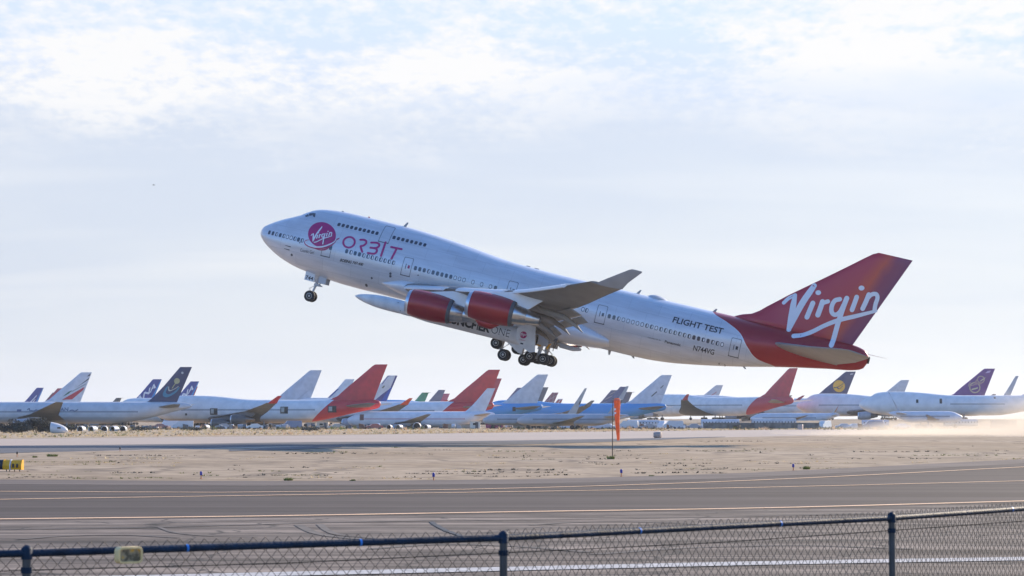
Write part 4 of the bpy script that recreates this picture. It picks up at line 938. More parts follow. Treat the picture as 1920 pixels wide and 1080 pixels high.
# navy, white and patterned tails behind
def strokes_ana(col): return [('s',[(.16,.10),(.45,.42)],.075,col),('s',[(.45,.42),(.50,.12)],.06,col),('s',[(.26,.24),(.48,.24)],.04,col),('s',[(.38,.30),(.60,.60)],.07,col),('s',[(.60,.60),(.62,.30)],.06,col),('s',[(.62,.30),(.78,.58)],.06,col)]
BLU = (.05,.07,.28); LBL = (.05,.28,.62)
def ana(label, tip):
    return airliner(label, 'twin', tip, 6, finc=BLU, L_=63, R_=3.1, fh=9.9, fink=1, deco=[('p',[(.86,.02),(.99,.02),(.99,.98),(.92,.98)],0,LBL), ('t',('ANA',(.18,.10),(.80,.72),.30),.0,WT)])
ana('blue tailed twin jet lettered in white, left of the navy palm tail', (303.5,711)); ana('blue tailed twin jet lettered in white, right of the navy palm tail', (373.5,715))
airliner('blue tailed jet with faded white letters at the far left, before the dark lattice tail', 'twin', (82,727), 6, finc=BLU, L_=63, R_=3.1, fh=9.9, deco=[('s',[(.35,.12),(.62,.62)],.09,WT), ('s',[(.55,.1),(.70,.45)],.07,WT), ('p',[(.86,.02),(.99,.02),(.99,.98),(.92,.98)],0,LBL)])
LAT = [('s',[(.1,.25),(.9,.55)],.035,(.42,.36,.34)), ('s',[(.1,.55),(.9,.85)],.035,(.42,.36,.34)), ('s',[(.2,.8),(.75,.15)],.035,(.42,.36,.34)), ('s',[(.45,.95),(.95,.4)],.035,(.42,.36,.34)), ('s',[(.1,.45),(.4,.1)],.035,(.42,.36,.34))]
airliner('dark purple tailed airliner with pale lattice pattern, far left', 'twin', (110,736), 4, finc=(.07,.045,.09), L_=60, R_=2.9, fh=9.5, deco=LAT)
airliner('red tipped airliner tail peeping above the dark lattice tail', 'twin', (121,728), 4, finc=(.42,.05,.08), L_=60, R_=2.9, fh=9.5)
airliner('white tailed airliner with black, green and red slanting bars, far left', 'jumbo', (172.5,698), 8, finc=(.66,.67,.70), line=(DK,10,50), deco=[('p',[(.66,.58),(.97,.76),(.97,.82),(.60,.50)],0,(.05,.055,.06)), ('p',[(.78,.86),(.97,.88),(.95,.95),(.86,.93)],0,(.10,.10,.11)), ('p',[(.55,.36),(.93,.60),(.93,.63),(.50,.36)],0,(.25,.27,.27)), ('p',[(.36,.20),(.48,.30),(.52,.42),(.42,.36)],0,(.04,.15,.08)), ('p',[(.42,.10),(.72,.12),(.93,.42),(.93,.52),(.55,.24)],0,(.60,.05,.06))])
airliner('small jet with dark T tail showing over the grey fuselage', 'twin', (228,746), 0, finc=(.10,.10,.10), L_=45, R_=2.2, fh=9.0, ttail=True, stabc=(.09,.09,.09), engines=False)
airliner('narrow red fin edge right behind the second blue lettered tail', 'twin', (371,725), 6, finc=(.45,.04,.07), L_=60, R_=2.9, fh=9.5)
airliner('plain white jumbo tail between the hump and red winglet', 'jumbo', (603.5,694), 8, finc=(.60,.61,.65), deco=[('p',[(.62,.05),(.68,.05),(.82,.36),(.78,.36)],0,(.50,.51,.55)), ('p',[(.62,.02),(.66,.02),(.67,.07),(.63,.07)],0,(.2,.2,.2))])
airliner('white tail with thin blue front edge behind the near red tail', 'twin', (664.5,711), 6, finc=(.62,.65,.70), L_=60, R_=3, fh=9.6, deco=[('p',[(.0,.02),(.10,.02),(.16,.66),(.0,.66)],0,(.06,.12,.32))])
airliner('white and navy tail with bright blue rear edge right of the near red tail', 'twin', (745.5,704), 4, finc=(.66,.66,.66), L_=63, R_=3.1, fh=9.9, stabc=(.2,.2,.2),
    deco=[('p',[(.12,.72),(.99,.60),(.99,.99),(.06,.99)],0,(.06,.055,.20)), ('p',[(.72,.02),(.99,.02),(.99,.62),(.86,.60)],0,(.05,.11,.42)), ('p',[(.40,.10),(.74,.02),(.84,.56),(.60,.40)],0,(.08,.08,.24)), ('p',[(.3,.60),(.42,.58),(.46,.66),(.34,.68)],0,(.22,.22,.16))])
airliner('small jet with green and white T tail above the white fuselages', 'twin', (804,736), 0, finc=(.05,.30,.17), L_=45, R_=2.2, fh=9.0, ttail=True, stabc=(.05,.26,.15), engines=False, deco=[('p',[(.02,.02),(.98,.02),(.80,.45),(.1,.30)],0,(.62,.66,.64))])
airliner('grey navy tail just left of the weathered red tail', 'twin', (835,731), 4, finc=(.13,.13,.20), L_=60, R_=2.8, fh=9.3); airliner('small pinkish red tail tucked beside a grey navy tail', 'twin', (843.5,738), 4, finc=(.55,.10,.16), L_=60, R_=2.8, fh=9.3)
airliner('red fin standing close behind the weathered red tail', 'jumbo', (941,709.5), 8, finc=(.55,.06,.07), aft=(.5,.05,.05), aftline=(52,1.1))
KB = (.06,.32,.62)
q = airliner('blue topped jumbo jet with off-white tail, left one of the blue pair', 'jumbo', (1028,702), 10, base=(.50,.52,.55), topc=KB, ztop=-1.6, finc=(.60,.61,.62), line=None, stabc=(.25,.24,.2), belly=((.45,.46,.5), -2.2))
q['flank']('doorway', 961,763,967,771, DW)
airliner('blue topped jumbo jet with marked white tail, right one of the blue pair', 'jumbo', (1260,703), 12, base=(.50,.52,.55), topc=KB, ztop=-1.4, finc=(.64,.65,.68), line=None, stabc=(.22,.21,.2), deco=[('s',[(.58,.28),(.64,.40)],.06,(.12,.12,.12)), ('s',[(.72,.56),(.76,.62)],.06,(.2,.2,.2)), ('s',[(.74,.34),(.94,.33)],.015,(.4,.4,.42))])
airliner('navy tail with faint gold wheel emblem left of the blue jumbo', 'twin', (983.5,727), 4, finc=(.09,.09,.19), L_=62, R_=3, fh=9.6, deco=[('r',(.5,.32),.2,(.5,.45,.36)), ('d',(.5,.32),.1,(.5,.45,.36))])
airliner('dark grey sliver of tail behind the off-white jumbo tail', 'twin', (1028.5,726), 4, finc=(.10,.11,.13), L_=62, R_=3, fh=9.6)
airliner('maroon tail with pale lattice right of the off-white jumbo tail', 'twin', (1047,736), 2, finc=(.28,.09,.13), L_=60, R_=2.9, fh=9.5, deco=LAT)
airliner('tiny red and white striped tail beyond the blue fuselages', 'twin', (1055.5,748), 2, finc=(.62,.60,.60), L_=50, R_=2.4, fh=8, deco=[('p',[(.1,.5),(.45,.5),(.5,.95),(.15,.95)],0,(.5,.08,.07)), ('p',[(.6,.5),(.9,.5),(.95,.95),(.65,.95)],0,(.5,.08,.07))])
airliner('dark tail with pale stripes left of the windsock', 'twin', (1158.5,731.5), 4, finc=(.12,.12,.20), L_=60, R_=2.9, fh=9.5, deco=[('s',[(.05,.12),(.6,.30)],.03,(.5,.45,.4)), ('s',[(.1,.32),(.8,.55)],.03,(.5,.45,.4)), ('s',[(.15,.55),(.9,.80)],.03,(.5,.42,.4)), ('s',[(.3,.80),(.7,.92)],.03,(.5,.42,.4))])
airliner('slate tail right behind the windsock top', 'twin', (1177,725), 4, finc=(.11,.12,.22), L_=60, R_=2.9, fh=9.6); airliner('small dark grey T tail right of the windsock', 'twin', (1186,735), 0, finc=(.13,.13,.18), L_=45, R_=2.2, fh=9, ttail=True, stabc=(.1,.1,.12), engines=False)
for tp, lb in (((1100.5,728),'small grey jet with upright banded tail, left of the windsock'), ((1179,724),'small grey jet with upright banded tail, right of the windsock')):
    airliner(lb, 'twin', tp, 3, base=(.42,.44,.47), finc=(.42,.43,.43), L_=28, R_=1.5, fh=6.9, clear=2.4, finn=.6, line=(DK,4,25), engines=False, wing=(.3,.27,.22), stabc=(.40,.33,.25), belly=((.45,.38,.30), -.9), deco=[('p',[(.02,.40),(.98,.40),(.98,.52),(.02,.52)],0,(.10,.10,.11))])
# right half of the row
airliner('white tail with a faint red smudge, hazy, beyond the white jumbo', 'jumbo', (1356,722), 8, z0=2.1, clear=5.2, finc=(.60,.59,.61), deco=[('s',[(.45,.42),(.68,.62)],.08,(.55,.25,.27))])
airliner('white jumbo jet with bright red tail and small red winglet, right of the windsock', 'jumbo', (1496,690), 44, z0=2.1, clear=5.2, finc=(.60,.05,.07), aft=(.60,.05,.07), aftline=(51,.9), line=(DK,10,48), wltc=(.45,.04,.06), wing=(.14,.13,.11), stabc=(.42,.36,.28), engines=False)
airliner('white jumbo jet with navy tail and yellow crane disc', 'jumbo', (1605,696.5), 10, z0=2.1, clear=5.2, finc=(.06,.065,.14), deco=[('d',(.50,.46),.27,(.75,.42,.04)), ('s',[(.34,.40),(.46,.42),(.58,.52),(.60,.62)],.035,(.07,.07,.12)), ('s',[(.46,.42),(.60,.36),(.66,.46)],.03,(.07,.07,.12)), ('s',[(.66,.90),(.84,.91)],.05,(.5,.5,.55)), ('d',(.38,.12),.06,(.55,.55,.5))])
GLD = (.55,.45,.28)
airliner('white jumbo jet with purple tail and gold orchid emblem', 'jumbo', (1866,691), 8, z0=2.1, clear=5.2, finc=(.17,.055,.23), deco=[('r',(.50,.62),.17,GLD), ('r',(.52,.34),.19,GLD), ('s',[(.12,.52),(.25,.40),(.45,.46),(.62,.5)],.05,(.42,.26,.26)), ('s',[(.30,.62),(.40,.50),(.66,.48)],.06,(.40,.24,.26)), ('s',[(.55,.58),(.64,.66)],.06,(.62,.55,.35)), ('s',[(.48,.28),(.62,.32)],.06,(.62,.55,.35)), ('p',[(.45,.84),(.72,.85),(.74,.93),(.50,.92)],0,(.55,.40,.62))])
q = airliner('plain white jumbo jet at the right edge, hump left of the purple tail', 'jumbo', (2012,684), 6, z0=2.1, clear=5.2, finc=(.62,.63,.66), engines=False, nwing=False, line=(DK,30,48))
for x0, y0, w_, h_ in ((1717.5,749,4.5,6.5),(1761.5,747.5,5,9),(1863,744,4,3.5)): q['flank']('doorway', x0, y0, x0+w_, y0+h_, DW)
airliner('plain off-white tail over the long white fuselage, left of the purple tail', 'jumbo', (1705,712.5), 8, z0=2.1, clear=5.2, finc=(.60,.60,.62))
airliner('pale grey tail with engine at its root, far right', 'twin', (1910,705), 4, z0=2.1, clear=4.5, finc=(.50,.51,.54), L_=56, R_=2.9, fh=9.8, finn=.6, engc=(.3,.3,.3))
airliner('small white airliner facing right with thin grey tail, before the long white fuselage', 'twin', (1667,735), 176, base=(.66,.67,.70), finc=(.45,.44,.45), L_=21, R_=1.6, fh=5.4, clear=3.2, finn=.45, line=(DK,4,18), engines=False, wing=(.2,.18,.2), deco=[])
airliner('pale airliner with orange and dark tail flash, below the yellow crane tail', 'twin', (1574,756.5), 2, base=(.62,.63,.66), finc=(.62,.62,.64), L_=30, R_=1.8, fh=3.2, clear=2.8, finn=.6, line=(DK,4,22), engines=False, deco=[('p',[(.5,.2),(.98,.2),(.98,.9),(.75,.9)],0,(.55,.16,.08)), ('p',[(.35,.1),(.6,.1),(.7,.5),(.5,.5)],0,(.6,.35,.08))])
airliner('low grey white airliner parked nose left below the bright red tail', 'twin', (1556,762), 2, base=(.60,.61,.64), finc=(.55,.55,.57), L_=34, R_=1.9, fh=2.6, clear=2.9, line=(DK,4,25), engines=False, wing=(.2,.18,.17))

# ------------------------------------------------------------------ yard clutter
def atg(px, s): Y = F/s; return ((px-960)/F*Y, Y)       # s: pixels per metre
def cont(px, s, w, h, d, col, label, name='shipping_container', cat='container', rz=0, wins=0, grp=None, roof=0):
    x, y = atg(px, s); r_ = empty(name, (x,y,0), rz, label, cat, grp); mt = pbr('container_paint', col, .6, var=.2, scale=1)
    m = MB()
    n_ = int(w/.35)
    secs_ = []
    for i in range(n_*2+1):
        xx = -w/2+w*i/(n_*2); dy = .03*(i//1 % 2); secs_.append([(xx,-d/2+dy,.12),(xx,-d/2+dy,h),(xx,d/2-dy,h),(xx,d/2-dy,.12)])
    m.loft(secs_); m.build('body', mt, r_, smooth=False)
    m = MB().box(-w/2-.04,w/2+.04,-d/2-.04,d/2+.04,h+.003,h+.12); 
    if roof: m = MB().loft([[(-w/2-.1,-d/2-.15,h+.003),(-w/2-.1,0,h+roof),(-w/2-.1,d/2+.15,h+.003)],[(w/2+.1,-d/2-.15,h+.003),(w/2+.1,0,h+roof),(w/2+.1,d/2+.15,h+.003)]])
    m.build('roof', pbr('roof_paint', tuple(c*.9 for c in col), .6), r_, smooth=False)
    MB().box(w/2-1.3,w/2-.5,-d/2-.05,-d/2-.01,.15,min(h-.1,2.1)).build('door', M['dgrey'], r_, smooth=False)
    for k in range(wins):
        xx = -w/2+.8+k*(w-2.6)/max(wins,1); MB().box(xx,xx+.9,-d/2-.05,-d/2-.01,h*.55,h*.82).build('window', M['dark'], r_, smooth=False)
    MB().box(-w/2,w/2,-d/2+.1,d/2-.1,0,.118).build('skid', M['dgrey'], r_, smooth=False)
    return r_
cont(985, 7.0, 6.6, 2.2, 2.5, (.42,.33,.25), 'tan storage shed with dark window, left of three tan sheds', 'storage_shed', 'shed', wins=2, grp='tan sheds under the blue jumbo')
cont(1029, 7.0, 5.2, 2.4, 2.5, (.38,.31,.25), 'tan grey storage shed, middle of three tan sheds', 'storage_shed', 'shed', wins=1, grp='tan sheds under the blue jumbo')
cont(1054, 7.0, 2.2, 2.6, 2.5, (.36,.33,.30), 'narrow grey tan shed, right of three tan sheds', 'storage_shed', 'shed', wins=0, grp='tan sheds under the blue jumbo')
cont(891, 7.1, 2.7, 1.9, 2.4, (.70,.66,.56), 'small cream white site cabin under the plain white tail', 'site_cabin', 'cabin', wins=1)
cont(927, 7.0, 4.6, 1.2, 2.0, (.40,.06,.13), 'low magenta red container beside the cream cabin')
cont(606, 6.9, 3.2, 1.7, 2.4, (.66,.54,.40), 'small cream shed under the near red tail', 'storage_shed', 'shed', wins=1)
cont(585, 6.7, 2.4, 1.5, 2.4, (.40,.36,.32), 'grey brown crate beside the small cream shed', 'storage_shed', 'shed')
cont(860, 6.8, 9.0, 1.1, 2.4, (.42,.32,.22), 'long low tan container under the white airliner')
cont(1880, 6.6, 7.0, 2.2, 2.6, (.30,.22,.18), 'brown shed half lost in dust at the right edge', 'storage_shed', 'shed')

def car(px, s, col, label, rz=0.0, van=False, name='parked_car', cat='car', grp='vehicles parked beneath the airliners'):
    x, y = atg(px, s); r_ = empty(name, (x,y,0), rz, label, cat, grp); mt = pbr('car_paint', col, .3, coat=.5, var=.04)
    if van: prof_ = [(-2.6,.35),(-2.65,.9),(-2.5,1.25),(-1.9,1.4),(-1.4,2.05),(-1.1,2.15),(2.4,2.15),(2.55,2.0),(2.6,.35)]; wn = [(-1.75,1.42),(-1.35,1.95),(.1,1.95),(.1,1.42)]
    else: prof_ = [(-2.2,.3),(-2.25,.65),(-2.05,.82),(-1.2,.92),(-.55,1.38),(.75,1.42),(1.45,.98),(2.15,.92),(2.25,.6),(2.2,.3)]; wn = [(-1.0,.96),(-.5,1.3),(.7,1.33),(1.2,.98)]
    w = .88; n_ = len(prof_); secs_ = []
    for yy, sc_ in ((-w,.97),(-w*.93,1),(w*.93,1),(w,.97)): secs_.append([(a, yy*(1 if b_ < 1.0 else .88), .3+(b_-.3)*sc_) for a, b_ in prof_])
    MB().loft(secs_).build('body', mt, r_, ang=30)
    for sg in (-1, 1):
        m = MB().add([(a, sg*(w*.89+.0 if b_ < 1.0 else w*.87), b_) for a, b_ in wn]+[(a, sg*w*.80, b_) for a, b_ in wn], [(0,1,2,3),(0,4,5,1),(1,5,6,2),(2,6,7,3),(3,7,4,0)]); m.build('window', M['glass'], r_, smooth=False)
        for wx in (-1.35, 1.4): wheel(r_, wx, sg*(w-.1), .33, .33, .22, 14)
        MB().box(-2.28,-2.2,sg*.6-.15,sg*.6+.15,.6,.72).build('headlight', M['lip'], r_, smooth=False)
    return r_
car(1068, 7.2, (.70,.70,.72), 'white van by the narrow shed, left of the windsock', .2, True); car(1118, 7.3, (.60,.63,.68), 'silver car under the blue fuselage left of the windsock', 0.1)
car(1141, 7.3, (.62,.64,.66), 'pale grey car just left of the windsock pole', 2.8)
car(1215, 7.2, (.28,.29,.33), 'dark grey car right of the windsock', .1); car(1262, 7.1, (.55,.56,.58), 'silver van under the white jumbo nose', .1, True); car(1243, 7.0, (.72,.72,.74), 'white van next to the silver van', 1.2, True)
car(1322, 7.0, (.62,.62,.64), 'light grey car at the left end of the dark screen fence', 0.0)
car(1545, 7.0, (.70,.72,.70), 'white van at the right end of the dark screen fence', 1.0, True); car(1580, 7.1, (.5,.52,.55), 'silver car behind the dusty verge', 0.1)
car(318, 7.0, (.66,.67,.70), 'white van under the navy palm tail', .3, True); car(300, 7.1, (.25,.10,.10), 'maroon car beside a white van, left', .1)
car(1690, 7.0, (.68,.68,.70), 'white car before the small white airliner', .1)
# engines and cowl rings lying under the jets
ri = MB()
def ring_thing(px, s, r_, label):
    x, y = atg(px, s); root = empty('engine_cowl', (x,y,0), random.uniform(-.5,.3), label, 'engine cowl', 'engine cowls lying under the jets')
    MB().lathe([(-.5,r_*.86),(-.52,r_*.95),(-.3,r_),(.9,r_*.98),(1.3,r_*.9),(1.3,r_*.84),(.9,r_*.86),(-.5,r_*.86)], 'y', (0,0,r_*.55), 20, False, False).build('cowl', M['offwhite'], root)
    MB().lathe([(0,.05),(.05,r_*.85),(.3,r_*.85)], 'y', (0,0,r_*.55), 16).build('fan', M['dark'], root)
    return root
RL = [(153,'first from the left under the grey wing'),(174,'second from the left under the grey wing'),(197,'third from the left under the grey wing'),(214,'fourth from the left under the grey wing'),(232,'fifth from the left under the grey wing'),
      (730,'left one under the pink striped airliner'),(748,'second one under the pink striped airliner'),(782,'large one under the pink striped airliner'),(800,'right one under the pink striped airliner'),(432,'under the dark engines of the near jumbo'),(386,'under the nose of the near jumbo')]
for px, lb in RL: ring_thing(px, 8.6 if px < 300 else 7.0, 0.72 if px != 782 else 1.1, 'white engine cowl ring lying on the ground, '+lb)
x, y = atg(112, 10.2); rc = empty('radome', (x,y,0), 0, 'white nose cone lying on the ground beside the dark bushes', 'nose cone')
secs = []
for t in np.linspace(0, 1, 12):
    rr = 1.45*math.sqrt(max(1-t*t, .0004)); secs.append([(-1.4+3.1*t, rr*.9*math.cos(2*math.pi*k/20), .05+max(0, .95*(1-t*.5)+rr*.75*math.sin(2*math.pi*k/20))) for k in range(20)])
MB().loft(secs).build('shell', M['offwhite'], rc); MB().box(-.1,.5,-1.2,-1.0,.9,1.15).build('hatch', M['dark'], rc, smooth=False)
def debris(px, s, n_, w, label):
    x, y = atg(px, s); r_ = empty('scrap_pile', (x,y,0), 0, label, 'scrap pile'); mats = [M['dgrey'], M['dmetal'], M['grey'], M['offwhite'], pbr('rusty_metal', (.25,.12,.07), .8)]
    for k in range(n_):
        m = MB(); a = random.uniform(-w/2, w/2); hgt = random.uniform(.3, 1.5); ww = random.uniform(.5, 1.6); yy = random.uniform(-1.5,1.5); ry = random.uniform(-.3,.3)
        if k % 2: m.lathe([(-ww/2,.1),(-ww/2+.02,hgt*.45),(ww/2,hgt*.5),(ww/2+.1,.1)], 'x', (a,yy,hgt*.48), 12)
        else: m.loft([[(a-ww/2,yy-.4,0),(a+ww/2,yy-.4,0),(a+ww/2,yy+.4,0),(a-ww/2,yy+.4,0)],[(a-ww/2+ry,yy-.3,hgt),(a+ww/3+ry,yy-.3,hgt*.8),(a+ww/3+ry,yy+.3,hgt*.8),(a-ww/2+ry,yy+.3,hgt)]])
        m.build('scrap_piece', mats[k % 5], r_, smooth=False)
for px, n_, w, lb in ((450,9,10,'scrap pile under the near jumbo engines'),(510,8,9,'scrap pile under the near jumbo wing'),(360,7,8,'scrap pile under the near jumbo nose'),(560,7,8,'scrap pile under the near jumbo belly'),(655,7,8,'scrap pile under the nose of the pink striped airliner'),(1185,7,8,'scrap pile right of the windsock pole'),(1280,7,8,'scrap pile under the white jumbo nose'),(270,7,7,'scrap pile left of the white van'),(1640,6,8,'scrap pile before the small white airliner'),(170,7,9,'scrap pile behind the white cowl rings')):
    debris(px, 7.2, n_, w, lb)
rndc = random.Random(5)
CC = [(.60,.60,.60),(.30,.31,.34),(.70,.68,.64),(.16,.20,.30),(.45,.40,.34),(.35,.08,.06)]
for i, (px, s_, lb) in enumerate(((345,7.2,'grey car under the nose of the near jumbo'),(420,7.1,'pale car beneath the first open doorway'),(478,7.2,'dark blue car under the near jumbo engines'),(548,7.0,'white car beneath the second open doorway'),(632,7.1,'tan car right of the small cream shed'),(702,7.2,'red brown car under the tail cone of the near jumbo'),(1178,7.2,'pale car just right of the windsock'),(1300,7.1,'dark car under the small red winglet'),(1600,7.1,'tan car right of the silver car in the dust'),(1636,7.2,'white car before the thin grey tail'))):
    car(px, s_, CC[i % 6], lb, rndc.uniform(-.3,.3), i % 3 == 0)
def section(px, s_, r_, ln, col, label):
    x, y = atg(px, s_); q_ = empty('fuselage_section', (x,y,0), rndc.uniform(-.25,.25), label, 'fuselage section', 'cut fuselage sections lying in the yard')
    mt = pbr('faded_hull_paint', col, .5, var=.2, scale=.6)
    MB().lathe([(-ln/2,r_*.9),(-ln/2,r_),(-ln/6,r_),(ln/6,r_),(ln/2,r_),(ln/2,r_*.9),(ln/2-.6,r_*.88)], 'x', (0,0,r_+.15), 24, False, False).build('skin', mt, q_, ang=30)
    MB().lathe([(-ln/2+.3,.05),(-ln/2+.31,r_*.9)], 'x', (0,0,r_+.15), 20).build('bulkhead', M['dark'], q_); MB().lathe([(ln/2-.31,r_*.9),(ln/2-.3,.05)], 'x', (0,0,r_+.15), 20).build('bulkhead', M['dark'], q_)
    n_ = int(ln/.9)
    for k in range(n_): a = -ln/2+.6+k*.9; m = MB().box(a,a+.3,-r_-.02,-r_+.05,r_+.25,r_+.62); m.build('window', M['glass'], q_, smooth=False)
    for a in (-ln*.3, ln*.3): MB().box(a-.2,a+.2,-r_*.7,r_*.7,0,.22).build('cradle', M['dgrey'], q_, smooth=False)
for px, s_, r_, ln, col, lb in ((1205,6.6,1.1,9,(.55,.56,.58),'grey cut fuselage section right of the windsock'),(1350,6.5,1.2,11,(.62,.62,.63),'pale cut fuselage section behind the dark screen fence'),(1450,6.4,1.3,13,(.58,.57,.56),'long cut fuselage section below the bright red tail'),(1640,6.3,1.1,8,(.5,.52,.58),'bluish cut fuselage section before the small white airliner'),(1800,6.3,1.2,10,(.62,.60,.57),'cut fuselage section half veiled by dust'),(1120,6.7,1.0,8,(.45,.40,.33),'tan cut fuselage section left of the windsock')):
    section(px, s_, r_, ln, col, lb)
for px, n_, w, lb in ((1330,8,9,'scrap pile at the left end of the screen fence'),(1590,8,8,'scrap pile below the orange flashed tail'),(1720,7,8,'scrap pile under the small white airliner nose'),(960,7,8,'scrap pile left of the tan sheds'),(1090,7,7,'scrap pile under the banded grey tail'),(610,7,7,'scrap pile behind the small cream shed'),(690,7,7,'scrap pile under the near red tail'),(840,7,7,'scrap pile before the long tan container')):
    debris(px, 6.9, n_, w, lb)
# dark screen fence
a_ = atg(1318, 7.25); b_ = atg(1535, 7.25); rf = empty('screen_fence', (a_[0], a_[1], 0), 0, 'long low dark grey green screen fence below the red tailed jumbo', 'fence'); W_ = b_[0]-a_[0]
m = MB(); n_ = 60; m.add([(W_*i/n_, .06*math.sin(i*1.7)+.04*math.sin(i*.6), z) for z in (.1, .9, 1.65) for i in range(n_+1)], [(j*(n_+1)+i, j*(n_+1)+i+1, (j+1)*(n_+1)+i+1, (j+1)*(n_+1)+i) for j in range(2) for i in range(n_)])
m.build('screen', pbr('dark_screen_cloth', (.18,.175,.155), .9, var=.5, scale=.6), rf, smooth=False)
for i in range(0, 13): MB().tube([(W_*i/12, .12, 0),(W_*i/12, .12, 1.75)], .05, 6).build('post', M['grey'], rf)
# white marker boxes and drums beside the runway
def marker(px, py, Y, w, h, mt, label, tiltd=0, drum=False):
    x = (px-960)/F*Y; r_ = empty('runway_marker', (x,Y,0), R(-25), label, 'marker', 'marker boxes along the runway')
    if drum: MB().lathe([(-w/2,h*.42),(-w/2+.03,h*.5),(-w*.2,h*.5),(-w*.18,h*.53),(-w*.15,h*.5),(w*.15,h*.5),(w*.18,h*.53),(w*.2,h*.5),(w/2-.03,h*.5),(w/2,h*.42)], 'x', (0,0,h*.5), 20).build('drum', mt, r_, ang=30)
    else: MB().loft([[(-w/2,-w*.35,.05),(w/2,-w*.35,.05),(w/2,w*.35,.05),(-w/2,w*.35,.05)],[(-w/2,-w*.35,h*.9),(w/2,-w*.35,h*.9),(w/2,w*.35,h*.9),(-w/2,w*.35,h*.9)],[(-w/2+.08,-w*.35+.08,h),(w/2-.08,-w*.35+.08,h),(w/2-.08,w*.35-.08,h),(-w/2+.08,w*.35-.08,h)]]).build('housing', mt, r_, smooth=False)
    MB().box(-w*.3,w*.3,-w*.3,w*.3,0,.045).build('base', M['dgrey'], r_, smooth=False)
    m = MB().box(-w/2-.02,-w/2-.004,-w*.3,w*.3,.12,h*.85); m.build('face_panel', M['dark'], r_, smooth=False)
marker(1233, 821, 340, 1.05, .85, pbr('pale_brown_paint', (.42,.34,.30), .6), 'pale brown marker drum beside the runway right of the windsock', drum=True)
marker(1500, 803, 600, 1.2, 1.25, pbr('rosy_paint', (.52,.40,.34), .6), 'pinkish marker box in the grass below the navy crane tail'); marker(1381, 800, 610, 1.7, 1.1, M['dark'], 'black marker box in the dry grass below the white jumbo', drum=True)
marker(1608, 797, 640, 1.3, 1.1, pbr('brown_paint', (.17,.10,.07), .7), 'brown marker box at the edge of the dust')

# distant hills
def hills(name, x0, x1, Y, hmax, seed, mat):
    m = MB(); rnd = random.Random(seed); n_ = 60; ph = [rnd.uniform(0,6.28) for _ in range(5)]; rows = []
    for j, (dy, f) in enumerate(((0,0),(400,.55),(900,1.0),(1800,.7),(2600,0))):
        for i in range(n_+1):
            t = i/n_; hh = hmax*f*(math.sin(math.pi*t)**.7)*(.65+.2*math.sin(6*t+ph[0])+.12*math.sin(17*t+ph[1]+j)+.08*math.sin(41*t+ph[2]+j)); rows.append((x0+(x1-x0)*t, Y+dy, hh-1))
    m.add(rows, [(j*(n_+1)+i, j*(n_+1)+i+1, (j+1)*(n_+1)+i+1, (j+1)*(n_+1)+i) for j in range(4) for i in range(n_)])
    return tag(m.build(name, mat, None), kind='structure')
hm_ = pbr('hazy_hill_soil', (.34,.32,.33), 1.0, var=.2, scale=.002)
hills('hills', -2300, -1150, 7000, 75, 3, hm_)

# ------------------------------------------------------------------ plants
def leafy(name_, label, cat, x, y, w, h, n_, mat, mat2, group=None, leaf=.16, seed=0, dark=None):
    rnd = random.Random(seed); r_ = empty(name_, (x,y,0), 0, label, cat, group)
    m = MB()
    for k in range(7): a = rnd.uniform(-1,1); m.tube([(a*w*.08,0,0),(a*w*.22,rnd.uniform(-.2,.2),h*.4),(a*w*.36,rnd.uniform(-.5,.5),h*.75)], [.06,.04,.01], 5)
    m.build('stem', pbr('bark', (.10,.075,.055), .9), r_)
    m = MB(); cl_ = [(rnd.uniform(-.42,.42)*w, rnd.uniform(-.35,.35)*w, h*rnd.uniform(.18,.80), rnd.uniform(.14,.26)) for _ in range(16)]
    for k in range(n_):
        c = cl_[k % 16]; v = np.array([rnd.gauss(0,1) for _ in range(3)]); v = v/np.linalg.norm(v)*rnd.uniform(.5,1.05)
        p = np.array([c[0]+v[0]*w*c[3], c[1]+v[1]*w*c[3], max(.02, c[2]+v[2]*h*c[3])]); a = np.array([rnd.gauss(0,1) for _ in range(3)]); a /= np.linalg.norm(a); b2 = np.cross(a, [rnd.gauss(0,1) for _ in range(3)]); b2 /= np.linalg.norm(b2); s_ = leaf*rnd.uniform(.6,1.4)
        m.mi = k % 2; m.add([p-a*s_, p-b2*s_*.45, p+a*s_, p+b2*s_*.45], [(0,1,2,3)])
    m.build('foliage', [mat, mat2], r_, smooth=False); return r_
FD = pbr('dark_olive_leaves', (.055,.055,.045), .8, var=.4, scale=3); FL = pbr('grey_olive_leaves', (.10,.10,.075), .8, var=.4, scale=3)
for px, w, h, lb in ((118,3.4,1.0,'low dark scrub in front of the white nose cone'),(262,4.2,1.1,'low dark scrub right of the white cowl rings'),(135,2.6,1.3,'low dark scrub between nose cone and cowl rings'),(372,4.0,1.0,'low dark scrub under the near jumbo nose'),(580,4.5,.9,'low dark scrub left of the small cream shed')):
    x, y = atg(px, 8.6); leafy('scrub_bush', lb, 'bush', x, y, w, h, 500, FD, FL, 'dark scrub at the foot of the parked row', seed=int(px))
for i, (px, w, h, lb) in enumerate(((8,5.5,2.1,'dark bush at the left edge, lowest of the bush row'),(38,5.2,2.7,'dark bush with uneven top, second in the bush row'),(66,4.6,2.95,'tallest dark bush, just left of the white nose cone'),(86,3.0,2.0,'small dark bush touching the white nose cone'))):
    x, y = atg(px, 9.9); leafy('desert_bush', lb, 'bush', x, y+i*.8, w, h, 2600, FD, FL, 'dark bushes under the grey jet', seed=i)
GY = pbr('dry_yellow_grass', (.66,.53,.32), .9, var=.3, scale=2); GO = pbr('dry_orange_grass', (.62,.43,.27), .9, var=.3, scale=2); GG = pbr('green_weed', (.17,.19,.06), .9, var=.3, scale=3); GD = pbr('dark_scrub', (.09,.085,.05), .9, var=.3)
